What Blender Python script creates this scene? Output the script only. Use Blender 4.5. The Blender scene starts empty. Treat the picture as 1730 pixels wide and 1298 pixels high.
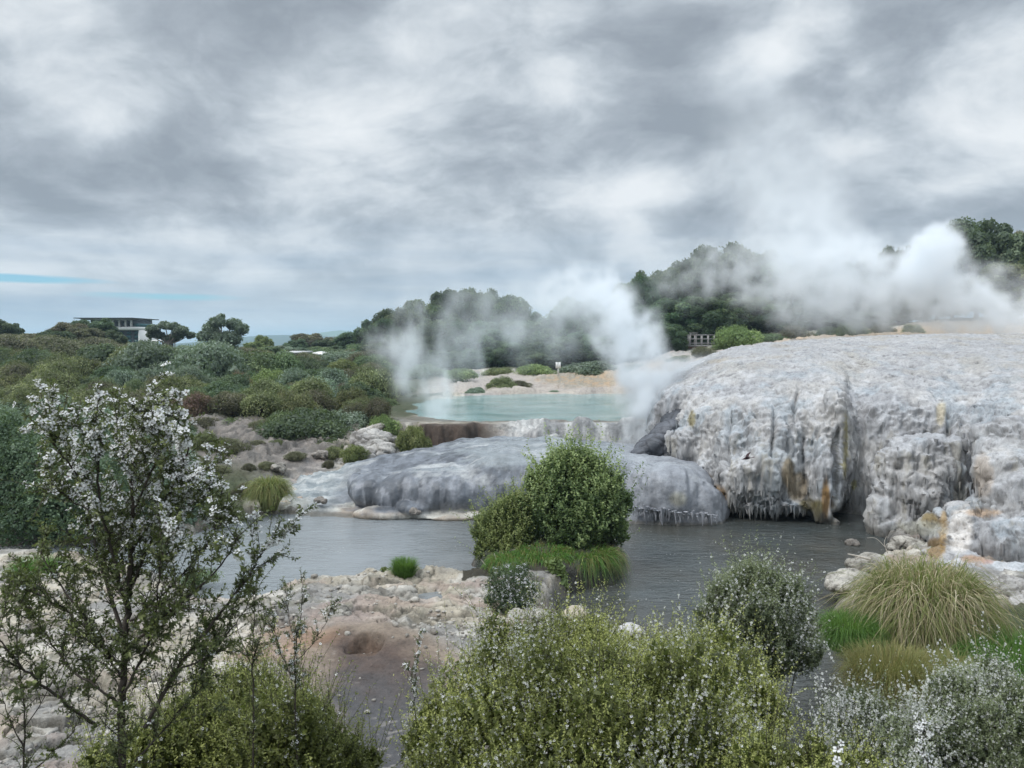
import bpy, math, random
import numpy as np
from mathutils import Vector, Matrix
R = math.radians
rng = np.random.default_rng(7)
random.seed(7)
scene = bpy.context.scene
COL = scene.collection

# ------------------------------------------------------------------ camera maths
F = 1307.0; CX = 865.0; CY = 649.0; HOR = 580.0; CZ = 6.0
PITCH = math.atan((CY - HOR) / F)
cp, sp_ = math.cos(PITCH), math.sin(PITCH)
def ray(u, v):
    a = (u - CX) / F; b = (CY - v) / F
    return np.array([a, cp + b * sp_, -sp_ + b * cp])
def P(u, v, Y):
    d = ray(u, v); return np.array([0, 0, CZ]) + d * (Y / d[1])
def PZ(u, v, z):
    d = ray(u, v); return np.array([0, 0, CZ]) + d * ((z - CZ) / d[2])
def PXM(Y): return Y / F      # metres in one photo pixel at that depth

cam_d = bpy.data.cameras.new('camera'); cam = bpy.data.objects.new('camera', cam_d); COL.objects.link(cam)
cam.location = (0, 0, CZ); cam.rotation_euler = (math.pi / 2 - PITCH, 0, 0)
cam_d.sensor_width = 36; cam_d.lens = 36 * F / 1730.0
cam_d.clip_start = 0.05; cam_d.clip_end = 20000
cam_d.dof.use_dof = True; cam_d.dof.focus_distance = 22; cam_d.dof.aperture_fstop = 13
scene.camera = cam

# ------------------------------------------------------------------ noise
def _h(ix, iy, iz, s):
    with np.errstate(over='ignore'):
        h = (ix.astype(np.uint32) * np.uint32(374761393) + iy.astype(np.uint32) * np.uint32(668265263)
             + iz.astype(np.uint32) * np.uint32(2246822519) + np.uint32(s * 3266489917 % 4294967296))
        h = (h ^ (h >> np.uint32(13))) * np.uint32(1274126177)
        h = h ^ (h >> np.uint32(16))
    return (h & np.uint32(0xffffff)).astype(np.float32) / 16777215.0
def vnoise(p, s=1):
    p = np.asarray(p, dtype=np.float32)
    i = np.floor(p); f = p - i; f = f * f * f * (f * (f * 6 - 15) + 10)
    i = i.astype(np.int64)
    x, y, z = i[..., 0], i[..., 1], i[..., 2]
    r = 0
    for dx in (0, 1):
        wx = f[..., 0] if dx else 1 - f[..., 0]
        for dy in (0, 1):
            wy = f[..., 1] if dy else 1 - f[..., 1]
            for dz in (0, 1):
                wz = f[..., 2] if dz else 1 - f[..., 2]
                r = r + wx * wy * wz * _h(x + dx, y + dy, z + dz, s)
    return r
def fbm(p, o=4, s=1, rough=.5):
    p = np.asarray(p, dtype=np.float32); a = 1; t = 0; r = 0
    for k in range(o):
        r = r + a * vnoise(p * (2.03 ** k) + 17.3 * k, s + k); t += a; a *= rough
    return r / t
def ridged(p, o=4, s=1):
    p = np.asarray(p, dtype=np.float32); a = 1; t = 0; r = 0
    for k in range(o):
        r = r + a * (1 - np.abs(2 * vnoise(p * (2.1 ** k) + 9.1 * k, s + k) - 1)); t += a; a *= .5
    return r / t
def cells(x, y, s=1):
    """2-D cellular noise: edge distance and a random number per cell"""
    x = np.asarray(x, dtype=np.float32); y = np.asarray(y, dtype=np.float32)
    ix = np.floor(x).astype(np.int64); iy = np.floor(y).astype(np.int64); f1 = np.full(x.shape, 9., np.float32); f2 = f1.copy(); cid = np.zeros(x.shape, np.float32); tx = np.zeros(x.shape, np.float32); ty = tx.copy()
    for dx in (-1, 0, 1):
        for dy in (-1, 0, 1):
            cx = ix + dx; cy = iy + dy; z = np.zeros_like(cx)
            px = cx + _h(cx, cy, z, s); py = cy + _h(cx, cy, z + 1, s + 1); d = np.hypot(px - x, py - y); new = d < f1
            f2 = np.where(new, f1, np.minimum(f2, d)); r = _h(cx, cy, z + 2, s + 2)
            cid = np.where(new, r, cid); tx = np.where(new, x - px, tx); ty = np.where(new, y - py, ty); f1 = np.where(new, d, f1)
    return f2 - f1, cid, tx, ty
def sstep(a, b, x):
    t = np.clip((x - a) / (b - a), 0, 1); return t * t * (3 - 2 * t)
def lerp(a, b, t): return a + (b - a) * t
def nrm(v): return v / np.maximum(np.linalg.norm(v, axis=-1, keepdims=True), 1e-9)

# ------------------------------------------------------------------ mesh helpers
def tagp(o, label=None, cat=None, group=None, kind=None):
    if label: o['label'] = label
    if cat: o['category'] = cat
    if group: o['group'] = group
    if kind: o['kind'] = kind
    return o
def make_mesh(name, V, faces, mat, smooth=True, attrs=None, fattrs=None):
    """faces: list of (n,k) int arrays"""
    me = bpy.data.meshes.new(name)
    V = np.asarray(V, dtype=np.float32)
    me.vertices.add(len(V)); me.vertices.foreach_set('co', V.ravel())
    faces = [np.asarray(f, dtype=np.int32) for f in faces if len(f)]
    nl = sum(f.size for f in faces); nf = sum(len(f) for f in faces)
    me.loops.add(nl); me.polygons.add(nf)
    me.loops.foreach_set('vertex_index', np.concatenate([f.ravel() for f in faces]))
    tot = np.concatenate([np.full(len(f), f.shape[1], dtype=np.int32) for f in faces])
    st = np.concatenate([[0], np.cumsum(tot)[:-1]]).astype(np.int32)
    me.polygons.foreach_set('loop_start', st); me.polygons.foreach_set('loop_total', tot)
    if smooth: me.polygons.foreach_set('use_smooth', np.ones(nf, dtype=bool))
    me.update(calc_edges=True)
    for k, a in (attrs or {}).items():
        a = np.asarray(a, dtype=np.float32)
        if a.ndim == 2:
            at = me.attributes.new(k, 'FLOAT_COLOR', 'POINT')
            c = np.ones((len(V), 4), dtype=np.float32); c[:, :3] = a; at.data.foreach_set('color', c.ravel())
        else:
            at = me.attributes.new(k, 'FLOAT', 'POINT'); at.data.foreach_set('value', a)
    for k, a in (fattrs or {}).items():
        at = me.attributes.new(k, 'FLOAT', 'FACE'); at.data.foreach_set('value', np.asarray(a, dtype=np.float32))
    if mat: me.materials.append(mat)
    me.validate()
    return me
def obj(name, me, parent=None, loc=(0, 0, 0)):
    o = bpy.data.objects.new(name, me); COL.objects.link(o); o.location = loc
    if parent: o.parent = parent
    return o
def empty(name, loc=(0, 0, 0), rz=0):
    o = bpy.data.objects.new(name, None); COL.objects.link(o); o.location = loc; o.rotation_euler = (0, 0, rz)
    o.empty_display_size = .2
    return o
class MB:
    def __init__(s): s.V = []; s.F = {}; s.n = 0; s.T = []
    def add(s, V, Fq, tint=None):
        V = np.asarray(V, dtype=np.float32).reshape(-1, 3); Fq = np.asarray(Fq, dtype=np.int64)
        s.V.append(V); s.F.setdefault(Fq.shape[1], []).append(Fq + s.n); s.n += len(V)
        s.T.append(np.full(len(V), .5, dtype=np.float32) if tint is None else np.asarray(tint, dtype=np.float32) * np.ones(len(V), dtype=np.float32))
    def box(s, c, d, rz=0, tilt=None):
        x, y, z = np.array(d) / 2.0
        V = np.array([[-x,-y,-z],[x,-y,-z],[x,y,-z],[-x,y,-z],[-x,-y,z],[x,-y,z],[x,y,z],[-x,y,z]])
        M = np.array([[math.cos(rz), -math.sin(rz), 0], [math.sin(rz), math.cos(rz), 0], [0, 0, 1]])
        V = V @ M.T + np.array(c)
        s.add(V, [[0,3,2,1],[4,5,6,7],[0,1,5,4],[1,2,6,5],[2,3,7,6],[3,0,4,7]])
    def tube(s, pts, rad, n=5):
        pts = np.asarray(pts, dtype=float); m = len(pts); rad = np.ones(m) * rad
        t = nrm(np.gradient(pts, axis=0)); ref = np.array([0.31, 0.2, .93])
        a = nrm(np.cross(t, ref)); b = np.cross(t, a)
        th = np.arange(n) * 2 * math.pi / n
        V = pts[:, None] + rad[:, None, None] * (a[:, None] * np.cos(th)[None, :, None] + b[:, None] * np.sin(th)[None, :, None])
        i = np.arange(m - 1)[:, None] * n; j = np.arange(n)[None]; k = (j + 1) % n
        Fq = np.stack([i + j, i + k, i + n + k, i + n + j], -1).reshape(-1, 4)
        s.add(V.reshape(-1, 3), Fq)
    def leaves(s, pos, d, nor, L, W, tint):
        """pointed leaves: base, side, tip, side"""
        N = len(pos); L = (np.ones(N) * L)[:, None]; W = (np.ones(N) * W)[:, None]
        d = nrm(d); side = nrm(np.cross(d, nor)); n2 = np.cross(side, d)
        b = pos; tip = pos + d * L - n2 * L * .12; m = pos + d * L * .5 + n2 * L * .05
        V = np.stack([b, m + side * W / 2, tip, m - side * W / 2], 1).reshape(-1, 3)
        s.add(V, np.arange(4 * N).reshape(N, 4), np.repeat(np.ones(N) * tint, 4))
    def mesh(s, name, mat, smooth=True):
        V = np.concatenate(s.V); T = np.concatenate(s.T)
        return make_mesh(name, V, [np.concatenate(f) for f in s.F.values()], mat, smooth, {'tint': T})
    def build(s, name, mat, parent=None, smooth=True, loc=(0, 0, 0)):
        return obj(name, s.mesh(name, mat, smooth), parent, loc)

# ------------------------------------------------------------------ materials
def new_mat(name):
    m = bpy.data.materials.new(name); m.use_nodes = True
    nt = m.node_tree; nt.nodes.clear()
    out = nt.nodes.new('ShaderNodeOutputMaterial')
    return m, nt, out
def N(nt, typ, **kw):
    n = nt.nodes.new(typ)
    for k, v in kw.items():
        if k.startswith('i_'):
            n.inputs[k[2:].replace('_', ' ')].default_value = v
        else: setattr(n, k, v)
    return n
def LK(nt, a, b): nt.links.new(a, b)
def ramp(nt, fac, stops):
    r = N(nt, 'ShaderNodeValToRGB'); e = r.color_ramp.elements
    while len(e) < len(stops): e.new(.5)
    for k, (p, c) in enumerate(stops):
        e[k].position = p; e[k].color = (*c, 1) if len(c) == 3 else c
    LK(nt, fac, r.inputs[0]); return r.outputs[0]
def mixc(nt, a, b, fac, mode='MIX'):
    m = N(nt, 'ShaderNodeMix', data_type='RGBA', blend_type=mode)
    for sock, val in ((m.inputs[0], fac), (m.inputs[6], a), (m.inputs[7], b)):
        if isinstance(val, bpy.types.NodeSocket): LK(nt, val, sock)
        elif isinstance(val, (int, float)): sock.default_value = val
        else: sock.default_value = (*val, 1)
    return m.outputs[2]
def noise(nt, scale, detail=5, rough=.55, vec=None, dist=0):
    n = N(nt, 'ShaderNodeTexNoise'); n.inputs['Scale'].default_value = scale; n.inputs['Detail'].default_value = detail
    n.inputs['Roughness'].default_value = rough; n.inputs['Distortion'].default_value = dist
    if vec is not None: LK(nt, vec, n.inputs['Vector'])
    return n.outputs[0]
def math_(nt, op, a, b=None, c=None):
    m = N(nt, 'ShaderNodeMath', operation=op)
    for k, x in enumerate((a, b, c)):
        if x is None: continue
        if isinstance(x, bpy.types.NodeSocket): LK(nt, x, m.inputs[k])
        else: m.inputs[k].default_value = x
    return m.outputs[0]
def simple(name, col, rough=.7, var=.25, scale=6, spec=.3, metal=0):
    m, nt, out = new_mat(name)
    b = N(nt, 'ShaderNodeBsdfPrincipled'); LK(nt, b.outputs[0], out.inputs[0])
    tc = N(nt, 'ShaderNodeTexCoord').outputs['Object']
    n = noise(nt, scale, 6, .6, tc)
    c = ramp(nt, n, [(.3, tuple(x * (1 - var) for x in col)), (.7, tuple(min(1, x * (1 + var)) for x in col))])
    LK(nt, c, b.inputs['Base Color']); b.inputs['Roughness'].default_value = rough
    b.inputs['Specular IOR Level'].default_value = spec; b.inputs['Metallic'].default_value = metal
    bp = N(nt, 'ShaderNodeBump'); bp.inputs['Strength'].default_value = .3; bp.inputs['Distance'].default_value = .02
    LK(nt, n, bp.inputs['Height']); LK(nt, bp.outputs[0], b.inputs['Normal'])
    return m
def leaf_mat(name, c0, c1, c2=None, trans=.3, rough=.5, objvar=.25, spec=.35):
    """c0..c1..c2 over the leaf's own tint 0..1"""
    m, nt, out = new_mat(name)
    at = N(nt, 'ShaderNodeAttribute', attribute_name='tint').outputs['Fac']
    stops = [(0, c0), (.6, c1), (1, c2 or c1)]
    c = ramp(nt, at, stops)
    oi = N(nt, 'ShaderNodeObjectInfo').outputs['Random']
    hs = N(nt, 'ShaderNodeHueSaturation')
    LK(nt, c, hs.inputs['Color'])
    LK(nt, math_(nt, 'MULTIPLY_ADD', oi, .05 * objvar / .25, .475 + .025 * (1 - objvar / .25)), hs.inputs['Hue'])
    LK(nt, math_(nt, 'MULTIPLY_ADD', oi, objvar * 2, 1 - objvar), hs.inputs['Value'])
    c = hs.outputs[0]
    b = N(nt, 'ShaderNodeBsdfPrincipled'); LK(nt, c, b.inputs['Base Color'])
    b.inputs['Roughness'].default_value = rough; b.inputs['Specular IOR Level'].default_value = spec
    t = N(nt, 'ShaderNodeBsdfTranslucent'); LK(nt, mixc(nt, c, (.5, .7, .15), .25), t.inputs[0])
    mx = N(nt, 'ShaderNodeMixShader'); mx.inputs[0].default_value = trans
    LK(nt, b.outputs[0], mx.inputs[1]); LK(nt, t.outputs[0], mx.inputs[2]); LK(nt, mx.outputs[0], out.inputs[0])
    return m
def petal_mat(name='petal_white', col=(.93, .93, .93)):
    m, nt, out = new_mat(name)
    at = N(nt, 'ShaderNodeAttribute', attribute_name='tint').outputs['Fac']
    c = ramp(nt, at, [(0, (.16, .05, .05)), (.12, (.16, .05, .05)), (.2, tuple(x * .8 for x in col)), (1, col)])
    b = N(nt, 'ShaderNodeBsdfDiffuse'); LK(nt, c, b.inputs[0])
    t = N(nt, 'ShaderNodeBsdfTranslucent'); LK(nt, c, t.inputs[0])
    mx = N(nt, 'ShaderNodeMixShader'); mx.inputs[0].default_value = .35
    LK(nt, b.outputs[0], mx.inputs[1]); LK(nt, t.outputs[0], mx.inputs[2]); LK(nt, mx.outputs[0], out.inputs[0])
    return m
def rock_mat(name, bumpk=1.0, rough=.75, fine=1.0, streak=False, wetattr=False, contrast=.25, spec=.3):
    """albedo comes from the vertex attribute 'col'; grain and pits added here"""
    m, nt, out = new_mat(name)
    b = N(nt, 'ShaderNodeBsdfPrincipled'); LK(nt, b.outputs[0], out.inputs[0])
    at = N(nt, 'ShaderNodeAttribute', attribute_name='col').outputs['Color']
    pos = N(nt, 'ShaderNodeTexCoord').outputs['Object']
    vec = pos
    if streak:
        mp = N(nt, 'ShaderNodeMapping'); mp.inputs['Scale'].default_value = (1, 1, .22); LK(nt, pos, mp.inputs[0]); vec = mp.outputs[0]
    n1 = noise(nt, 2.3 * fine, 8, .62, vec); n2 = noise(nt, 9 * fine, 8, .68, vec, .4); n3 = noise(nt, 34 * fine, 4, .6, pos)
    k1 = ramp(nt, n1, [(.25, (1 - contrast,) * 3), (.5, (1, 1, 1)), (.78, (1 + contrast,) * 3)])
    k2 = ramp(nt, n2, [(.3, (1 - contrast * 1.3,) * 3), (.46, (1, 1, 1)), (.75, (1 + contrast * .8,) * 3)])
    c = mixc(nt, at, k1, 1.0, 'MULTIPLY'); c = mixc(nt, c, k2, 1.0, 'MULTIPLY')
    LK(nt, c, b.inputs['Base Color'])
    b.inputs['Roughness'].default_value = rough; b.inputs['Specular IOR Level'].default_value = spec
    if wetattr:
        w = N(nt, 'ShaderNodeAttribute', attribute_name='wet').outputs['Fac']
        LK(nt, math_(nt, 'MULTIPLY_ADD', w, .22 - rough, rough), b.inputs['Roughness'])
        LK(nt, math_(nt, 'MULTIPLY_ADD', w, .25, spec), b.inputs['Specular IOR Level'])
    rg = N(nt, 'ShaderNodeTexNoise', noise_type='RIDGED_MULTIFRACTAL'); rg.inputs['Scale'].default_value = 3.4 * fine; rg.inputs['Detail'].default_value = 8; rg.inputs['Roughness'].default_value = .6; LK(nt, vec, rg.inputs['Vector'])
    h = math_(nt, 'ADD', math_(nt, 'ADD', math_(nt, 'MULTIPLY', n1, .5), math_(nt, 'MULTIPLY', rg.outputs[0], .16)), math_(nt, 'ADD', math_(nt, 'MULTIPLY', n2, .3), math_(nt, 'MULTIPLY', n3, .08)))
    bp = N(nt, 'ShaderNodeBump'); bp.inputs['Strength'].default_value = .8; bp.inputs['Distance'].default_value = .22 * bumpk
    LK(nt, h, bp.inputs['Height']); LK(nt, bp.outputs[0], b.inputs['Normal'])
    return m

MAT = {}
MAT['ground'] = rock_mat('sinter_ground', .8, .85, 1.5, wetattr=True, contrast=.3)
MAT['terrace'] = rock_mat('sinter_terrace_rock', .8, .8, 1.9, streak=True, wetattr=True, contrast=.27)
MAT['dome'] = rock_mat('wet_sinter', .35, .55, 1.6, streak=False, wetattr=True, contrast=.22, spec=.5)
MAT['boulder'] = rock_mat('boulder_rock', .8, .8, 1.8)
MAT['bark'] = simple('bark_dark', (.055, .045, .038), .85, .4, 30)
MAT['barkpale'] = simple('bark_pale', (.24, .21, .18), .85, .3, 20)
MAT['deadwood'] = simple('bleached_wood', (.42, .38, .33), .8, .3, 20)
MAT['petal'] = petal_mat()
MAT['petalgrey'] = petal_mat('petal_lilac_white', (.72, .72, .76))
MAT['timber'] = simple('weathered_timber', (.32, .31, .30), .8, .2, 8)
MAT['rimu'] = simple('red_brown_timber', (.13, .07, .05), .8, .2, 8)
MAT['white'] = simple('white_paint', (.72, .72, .70), .6, .05, 3)
MAT['concrete'] = simple('pale_render', (.50, .50, .50), .8, .08, 2)
MAT['darkroof'] = simple('dark_roof', (.07, .08, .09), .6, .15, 2)
MAT['glass'] = simple('dark_window_glass', (.03, .05, .06), .12, .1, 1, spec=.6)
MAT['teal'] = simple('teal_panel', (.03, .10, .11), .4, .2, 1)
MAT['bird'] = simple('dark_feathers', (.05, .025, .028), .7, .3, 20)

# ------------------------------------------------------------------ ground heights
def poly_px(pts, z=0.0): return np.array([PZ(u, v, z)[:2] for u, v in pts])
far_bank = [(-900, 930), (-300, 926), (0, 922), (150, 916), (330, 903), (405, 872), (510, 866), (700, 868), (860, 868), (1060, 868),
            (1200, 868), (1236, 866), (1330, 864), (1405, 866), (1480, 872), (1496, 912), (1545, 928), (1450, 962), (1418, 990), (1428, 1020), (1404, 1048),
            (1385, 1082), (1455, 1112), (1478, 1150), (1410, 1225), (1400, 1298)]
near_bank = [(1170, 1300), (1150, 1180), (1090, 1105), (1000, 1078), (935, 1062), (925, 1030), (952, 1003), (1034, 985), (1045, 950), (1010, 905), (880, 898),
             (805, 935), (822, 990), (740, 984), (640, 990), (570, 996), (500, 1008), (455, 1036), (350, 1046), (290, 1002), (180, 968), (60, 950), (-300, 950), (-900, 956)]
RIVER = np.concatenate([poly_px(far_bank), [[5.4, 9.8], [8.5, 8.6], [15, 8], [15, 5.5], [8, 6.2], [4, 8.2]], poly_px(near_bank)])
ZP = 2.1
POOL = np.array([P(*a)[:2] for a in [(715, 700, 39), (690, 690, 44), (705, 678, 50), (760, 668, 56), (880, 664, 59), (1000, 663, 60), (1090, 664, 60), (1150, 670, 56), (1150, 690, 46), (1085, 705, 40.5), (1040, 712, 38.4), (900, 714, 38.2), (790, 711, 38.4)]])
PUD = poly_px([(672, 1020), (700, 1006), (738, 1000), (745, 1010), (728, 1026), (690, 1032)], .22)
def psd(poly, X, Y):
    """signed distance to polygon, negative inside"""
    X = np.asarray(X, dtype=np.float64); Y = np.asarray(Y, dtype=np.float64)
    d = np.full(X.shape, 1e18); ins = np.zeros(X.shape, dtype=bool); n = len(poly)
    for k in range(n):
        ax, ay = poly[k]; bx, by = poly[(k + 1) % n]
        ex, ey = bx - ax, by - ay; t = np.clip(((X - ax) * ex + (Y - ay) * ey) / (ex * ex + ey * ey + 1e-12), 0, 1)
        d = np.minimum(d, (X - ax - t * ex) ** 2 + (Y - ay - t * ey) ** 2)
        c = (ay > Y) != (by > Y)
        with np.errstate(divide='ignore', invalid='ignore'):
            xi = ax + (Y - ay) * ex / (ey if abs(ey) > 1e-12 else 1e-12)
        ins ^= c & (X < xi)
    d = np.sqrt(d); return np.where(ins, -d, d)
CP = []
def g(x, y, z): CP.append((x, y, z))
def gp(u, v, Y, dz=0): q = P(u, v, Y); CP.append((q[0], q[1], q[2] + dz))
for x in (-14, -7, -3, 0, 3, 7, 14): g(x, 0, 4.35)
for x in (-14, -7, 0, 7, 14): g(x, -8, 4.5)
for x in (-10, -5, 0, 4, 9): g(x, 4, 2.85)
for x in (-10, -5, 0, 4): g(x, 6.5, 1.45)
g(9, 5, 1.9); g(14, 5, 1.9)
for x in (-10, -6, -2, 1): g(x, 9, .5)
for x, y, z in ((-16, 12, .6), (-9, 12, .5), (-5, 12, .38), (-2, 12, .22), (0, 12, .3), (-15, 16, .55), (-11, 17, .5), (-7, 16, .5), (-4, 14.6, .6), (-2.4, 14.6, .62), (-1, 14.5, .5), (-4, 17, .55),
                (-2.5, 17.5, .4), (-1, 17, .35), (0, 18, .45), (.6, 20, .75), (1.6, 20, .75), (.3, 22, .7), (1.3, 15, .3), (-14, 20, .4)): g(x, y, z)
for x, y, z in ((6.5, 11, .5), (9, 11, .6), (7, 14.3, .45), (9, 14.5, .5), (12, 15, .6), (8.6, 17.5, .4), (11, 18, .45), (20, 14, 1.0), (11, 21, .3), (14, 26, .4), (9, 28, .2), (8, 30, .6)): g(x, y, z)
g(-16, 25, .5); g(-25, 25, .8); g(-40, 25, 1.2)
gp(450, 855, 27.2); gp(510, 818, 29, -.4); gp(400, 795, 30); gp(330, 745, 34); gp(420, 703, 38); gp(360, 712, 37); gp(480, 735, 36); gp(560, 790, 31.5, -.15); gp(650, 757, 34.5)
gp(700, 776, 33.5); gp(760, 778, 34.6); gp(640, 735, 37); gp(690, 716, 39.5); gp(690, 690, 48); gp(640, 683, 52, -.1); gp(230, 780, 31); gp(100, 800, 29); gp(-200, 800, 30)
for u in (800, 900, 1000): gp(u, 764, 35, 0)
gp(240, 604, 100); gp(200, 600, 102); gp(600, 650, 62, -.7); gp(450, 650, 55, -.9); gp(300, 650, 50, -1.0); gp(100, 660, 45, -1.2); gp(0, 615, 66, -1.6); gp(200, 592, 85, -1.8); gp(130, 565, 95, -1.8); gp(0, 585, 90, -1.8)
gp(330, 588, 90, -1.8); gp(450, 598, 92, -1.8); gp(600, 610, 98, -1.3); gp(-300, 600, 70, -1.6); gp(-300, 570, 95, -1.5); gp(-900, 600, 80)
gp(720, 664, 59); gp(700, 655, 64); gp(800, 662, 60.5); gp(880, 660, 61.5); gp(980, 658, 62); gp(820, 643, 66); gp(900, 634, 69); gp(960, 631, 72); gp(1040, 636, 68); gp(1040, 652, 63); gp(760, 645, 68)
gp(1100, 640, 62); gp(1150, 606, 66); gp(1200, 602, 62); gp(1150, 592, 82); gp(1280, 570, 85)
for u in (620, 720, 830, 940, 1040): gp(u, 622, 86)
for u in (620, 830, 1040): gp(u, 610, 105)
gp(1200, 585, 92); gp(1350, 560, 95); gp(1500, 550, 90); gp(1700, 540, 85); gp(1650, 558, 60); gp(1500, 572, 56); gp(1350, 578, 56); gp(1900, 540, 85); gp(2200, 545, 60)
for x, y, z in ((8, 40, 2.3), (8.5, 36, 1.4), (11, 38, 2.2), (16, 40, 3.2), (24, 40, 4.0), (11, 48, 4.2), (20, 30, 1.2), (30, 30, 2)): g(x, y, z)
for x in (-160, -80, 0, 80, 160): g(x, 180, 2.2); g(x * 3, 500, 1.5)
g(120, 120, 9); g(60, 110, 9); g(30, 115, 8)
CP = np.array(CP)
def _fit():
    X = CP[:, :2]; d = np.linalg.norm(X[:, None] - X[None], axis=-1)
    A = np.zeros((len(X) + 1, len(X) + 1)); A[:-1, :-1] = -d; A[:-1, -1] = 1; A[-1, :-1] = 1
    A[np.arange(len(X)), np.arange(len(X))] += -.02
    return np.linalg.solve(A, np.concatenate([CP[:, 2], [0]]))
CW = _fit()
def hbase(X, Y):
    X = np.asarray(X, dtype=np.float64); Y = np.asarray(Y, dtype=np.float64); r = np.full(X.shape, CW[-1])
    for (cx, cy, _), w in zip(CP, CW[:-1]): r = r - w * np.hypot(X - cx, Y - cy)
    return r
def sheer(X, Y, b=None):
    """smooth slab mask of the brown wet sinter near the river"""
    q = psd(SLAB, X, Y); return 1 - sstep(-.25, .35, q)
SLAB = poly_px([(500, 1090), (560, 1068), (640, 1062), (720, 1075), (790, 1110), (800, 1200), (760, 1300), (640, 1500), (520, 1500), (540, 1300), (500, 1180)], .45)
def height(X, Y, detail=True):
    X = np.asarray(X, dtype=np.float64); Y = np.asarray(Y, dtype=np.float64)
    h = hbase(X, Y)
    sd = psd(RIVER, X, Y); pd = psd(POOL, X, Y)
    Q = np.stack([X, Y, 0 * X], -1)
    if detail:
        sl = sheer(X, Y)
        near = sstep(3, 9, Y) * (1 - sstep(75, 140, Y))
        rock = near * (1 - .92 * sl)
        scar = sstep(31, 34, Y) * (1 - sstep(38, 42, Y)) * (1 - sstep(-2, 2, X + 5))
        w = Q * .9 + .5 * fbm(Q * .8, 3, 5)[..., None]
        led = ridged(w * .9, 4, 3); st = led * 5; stf = (np.floor(st) + sstep(.25, .75, st - np.floor(st))) / 5
        wx = X + 1.0 * (fbm(Q * 1.3, 5, 55) - .5) * 2; wy = Y + .8 * (fbm(Q * 1.3, 5, 56) - .5) * 2
        e1, c1, ax1, ay1 = cells(wx * .42, wy * .85, 60); e2, c2, ax2, ay2 = cells(wx * 1.2, wy * 2.4, 70); e3, c3, ax3, ay3 = cells(wx * 3.6, wy * 6.5, 80)
        brk = sstep(.40, .58, fbm(Q * .45, 3, 57))
        plates = (c1 - .5) * .20 + (ax1 * (c2 - .5) + ay1 * .3) * .10 - .16 * sstep(.10, .0, e1) + ((c2 - .5) * .12 + ay2 * .08 - .05 * sstep(.08, .0, e2)) * (.25 + .9 * brk) + ((c3 - .5) * .03) * (.1 + brk)
        h = h + rock * .62 * ((stf - .62) * .34 + plates + (fbm(Q * 3.1, 4, 9) - .5) * .11)
        h = h + scar * ((fbm(Q * .8, 5, 12) - .5) * .8 + (c2 - .5) * .18)
        h = h + sstep(45, 60, Y) * (fbm(Q * .25, 4, 22) - .5) * 1.2 * (1 - sstep(150, 300, Y) * .5)
        h = h - sl * .04 * ridged(Q * 1.3, 2, 44)
        # the round brown hollow on the slab
        hc = PZ(620, 1087, .5); dd = np.hypot((X - hc[0]) / .36, (Y - hc[1]) / .40) + (fbm(Q * 3, 3, 8) - .5) * 1.3
        h = h - .30 * (1 - sstep(.35, 1.1, dd)) * (.7 + .6 * fbm(Q * 5, 3, 88))
        pud = psd(PUD, X, Y); h = np.where(pud < .35, lerp(np.minimum(h, .08), h, sstep(-.08, .25, pud)), h)
        sdn = sd + (fbm(Q * 1.7, 3, 41) - .5) * .5
    else: sdn = sd
    bank = sstep(-.5, .22, sdn)
    h = lerp(-.7, np.maximum(h, .12), bank)
    if detail: pd = pd + (fbm(Q * .55, 4, 48) - .5) * 3.0 * sstep(8, 4, np.abs(pd))
    pe = sstep(-1.2, .5, pd); h = lerp(1.5, np.where(pd < 2.2, np.maximum(h, ZP + .06), h), pe)
    # rim shelf and the drop under the pool's near edge
    rim = (X > -5.2) & (X < 9.5)
    wl = 36.2 + (fbm(Q * .9, 4, 77) - .5) * 2.4 if detail else 36.2
    up = sstep(-.25, .2, Y - wl)
    casc = sstep(-2.2, -.6, X + (1.2 * (fbm(Q * .8, 2, 78) - .5) if detail else 0)); up = lerp(up, sstep(-1.9, .5, Y - wl), casc)
    hr = lerp(.65 + .2 * fbm(Q * 2, 3, 3), ZP + .06 + (.34 * sstep(.45, .75, fbm(Q * .9, 4, 14)) * sstep(38, 36.6, Y) * sstep(-2.5, -1.0, X) if detail else 0) + .05 * (fbm(Q * 3, 2, 4) if detail else 0), up) + (casc * up * (1 - up) * 1.6 * (ridged(Q * np.array([2.2, .8, 1]), 3, 79) - .55) if detail else 0)
    m = np.where(rim, (sstep(33.6, 34.6, Y) * (1 - sstep(37.6, 38.4, Y))) * sstep(-5.2, -4.2, X) * (1 - sstep(8.5, 9.5, X)), 0)
    h = lerp(h, hr, m)
    return h

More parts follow.
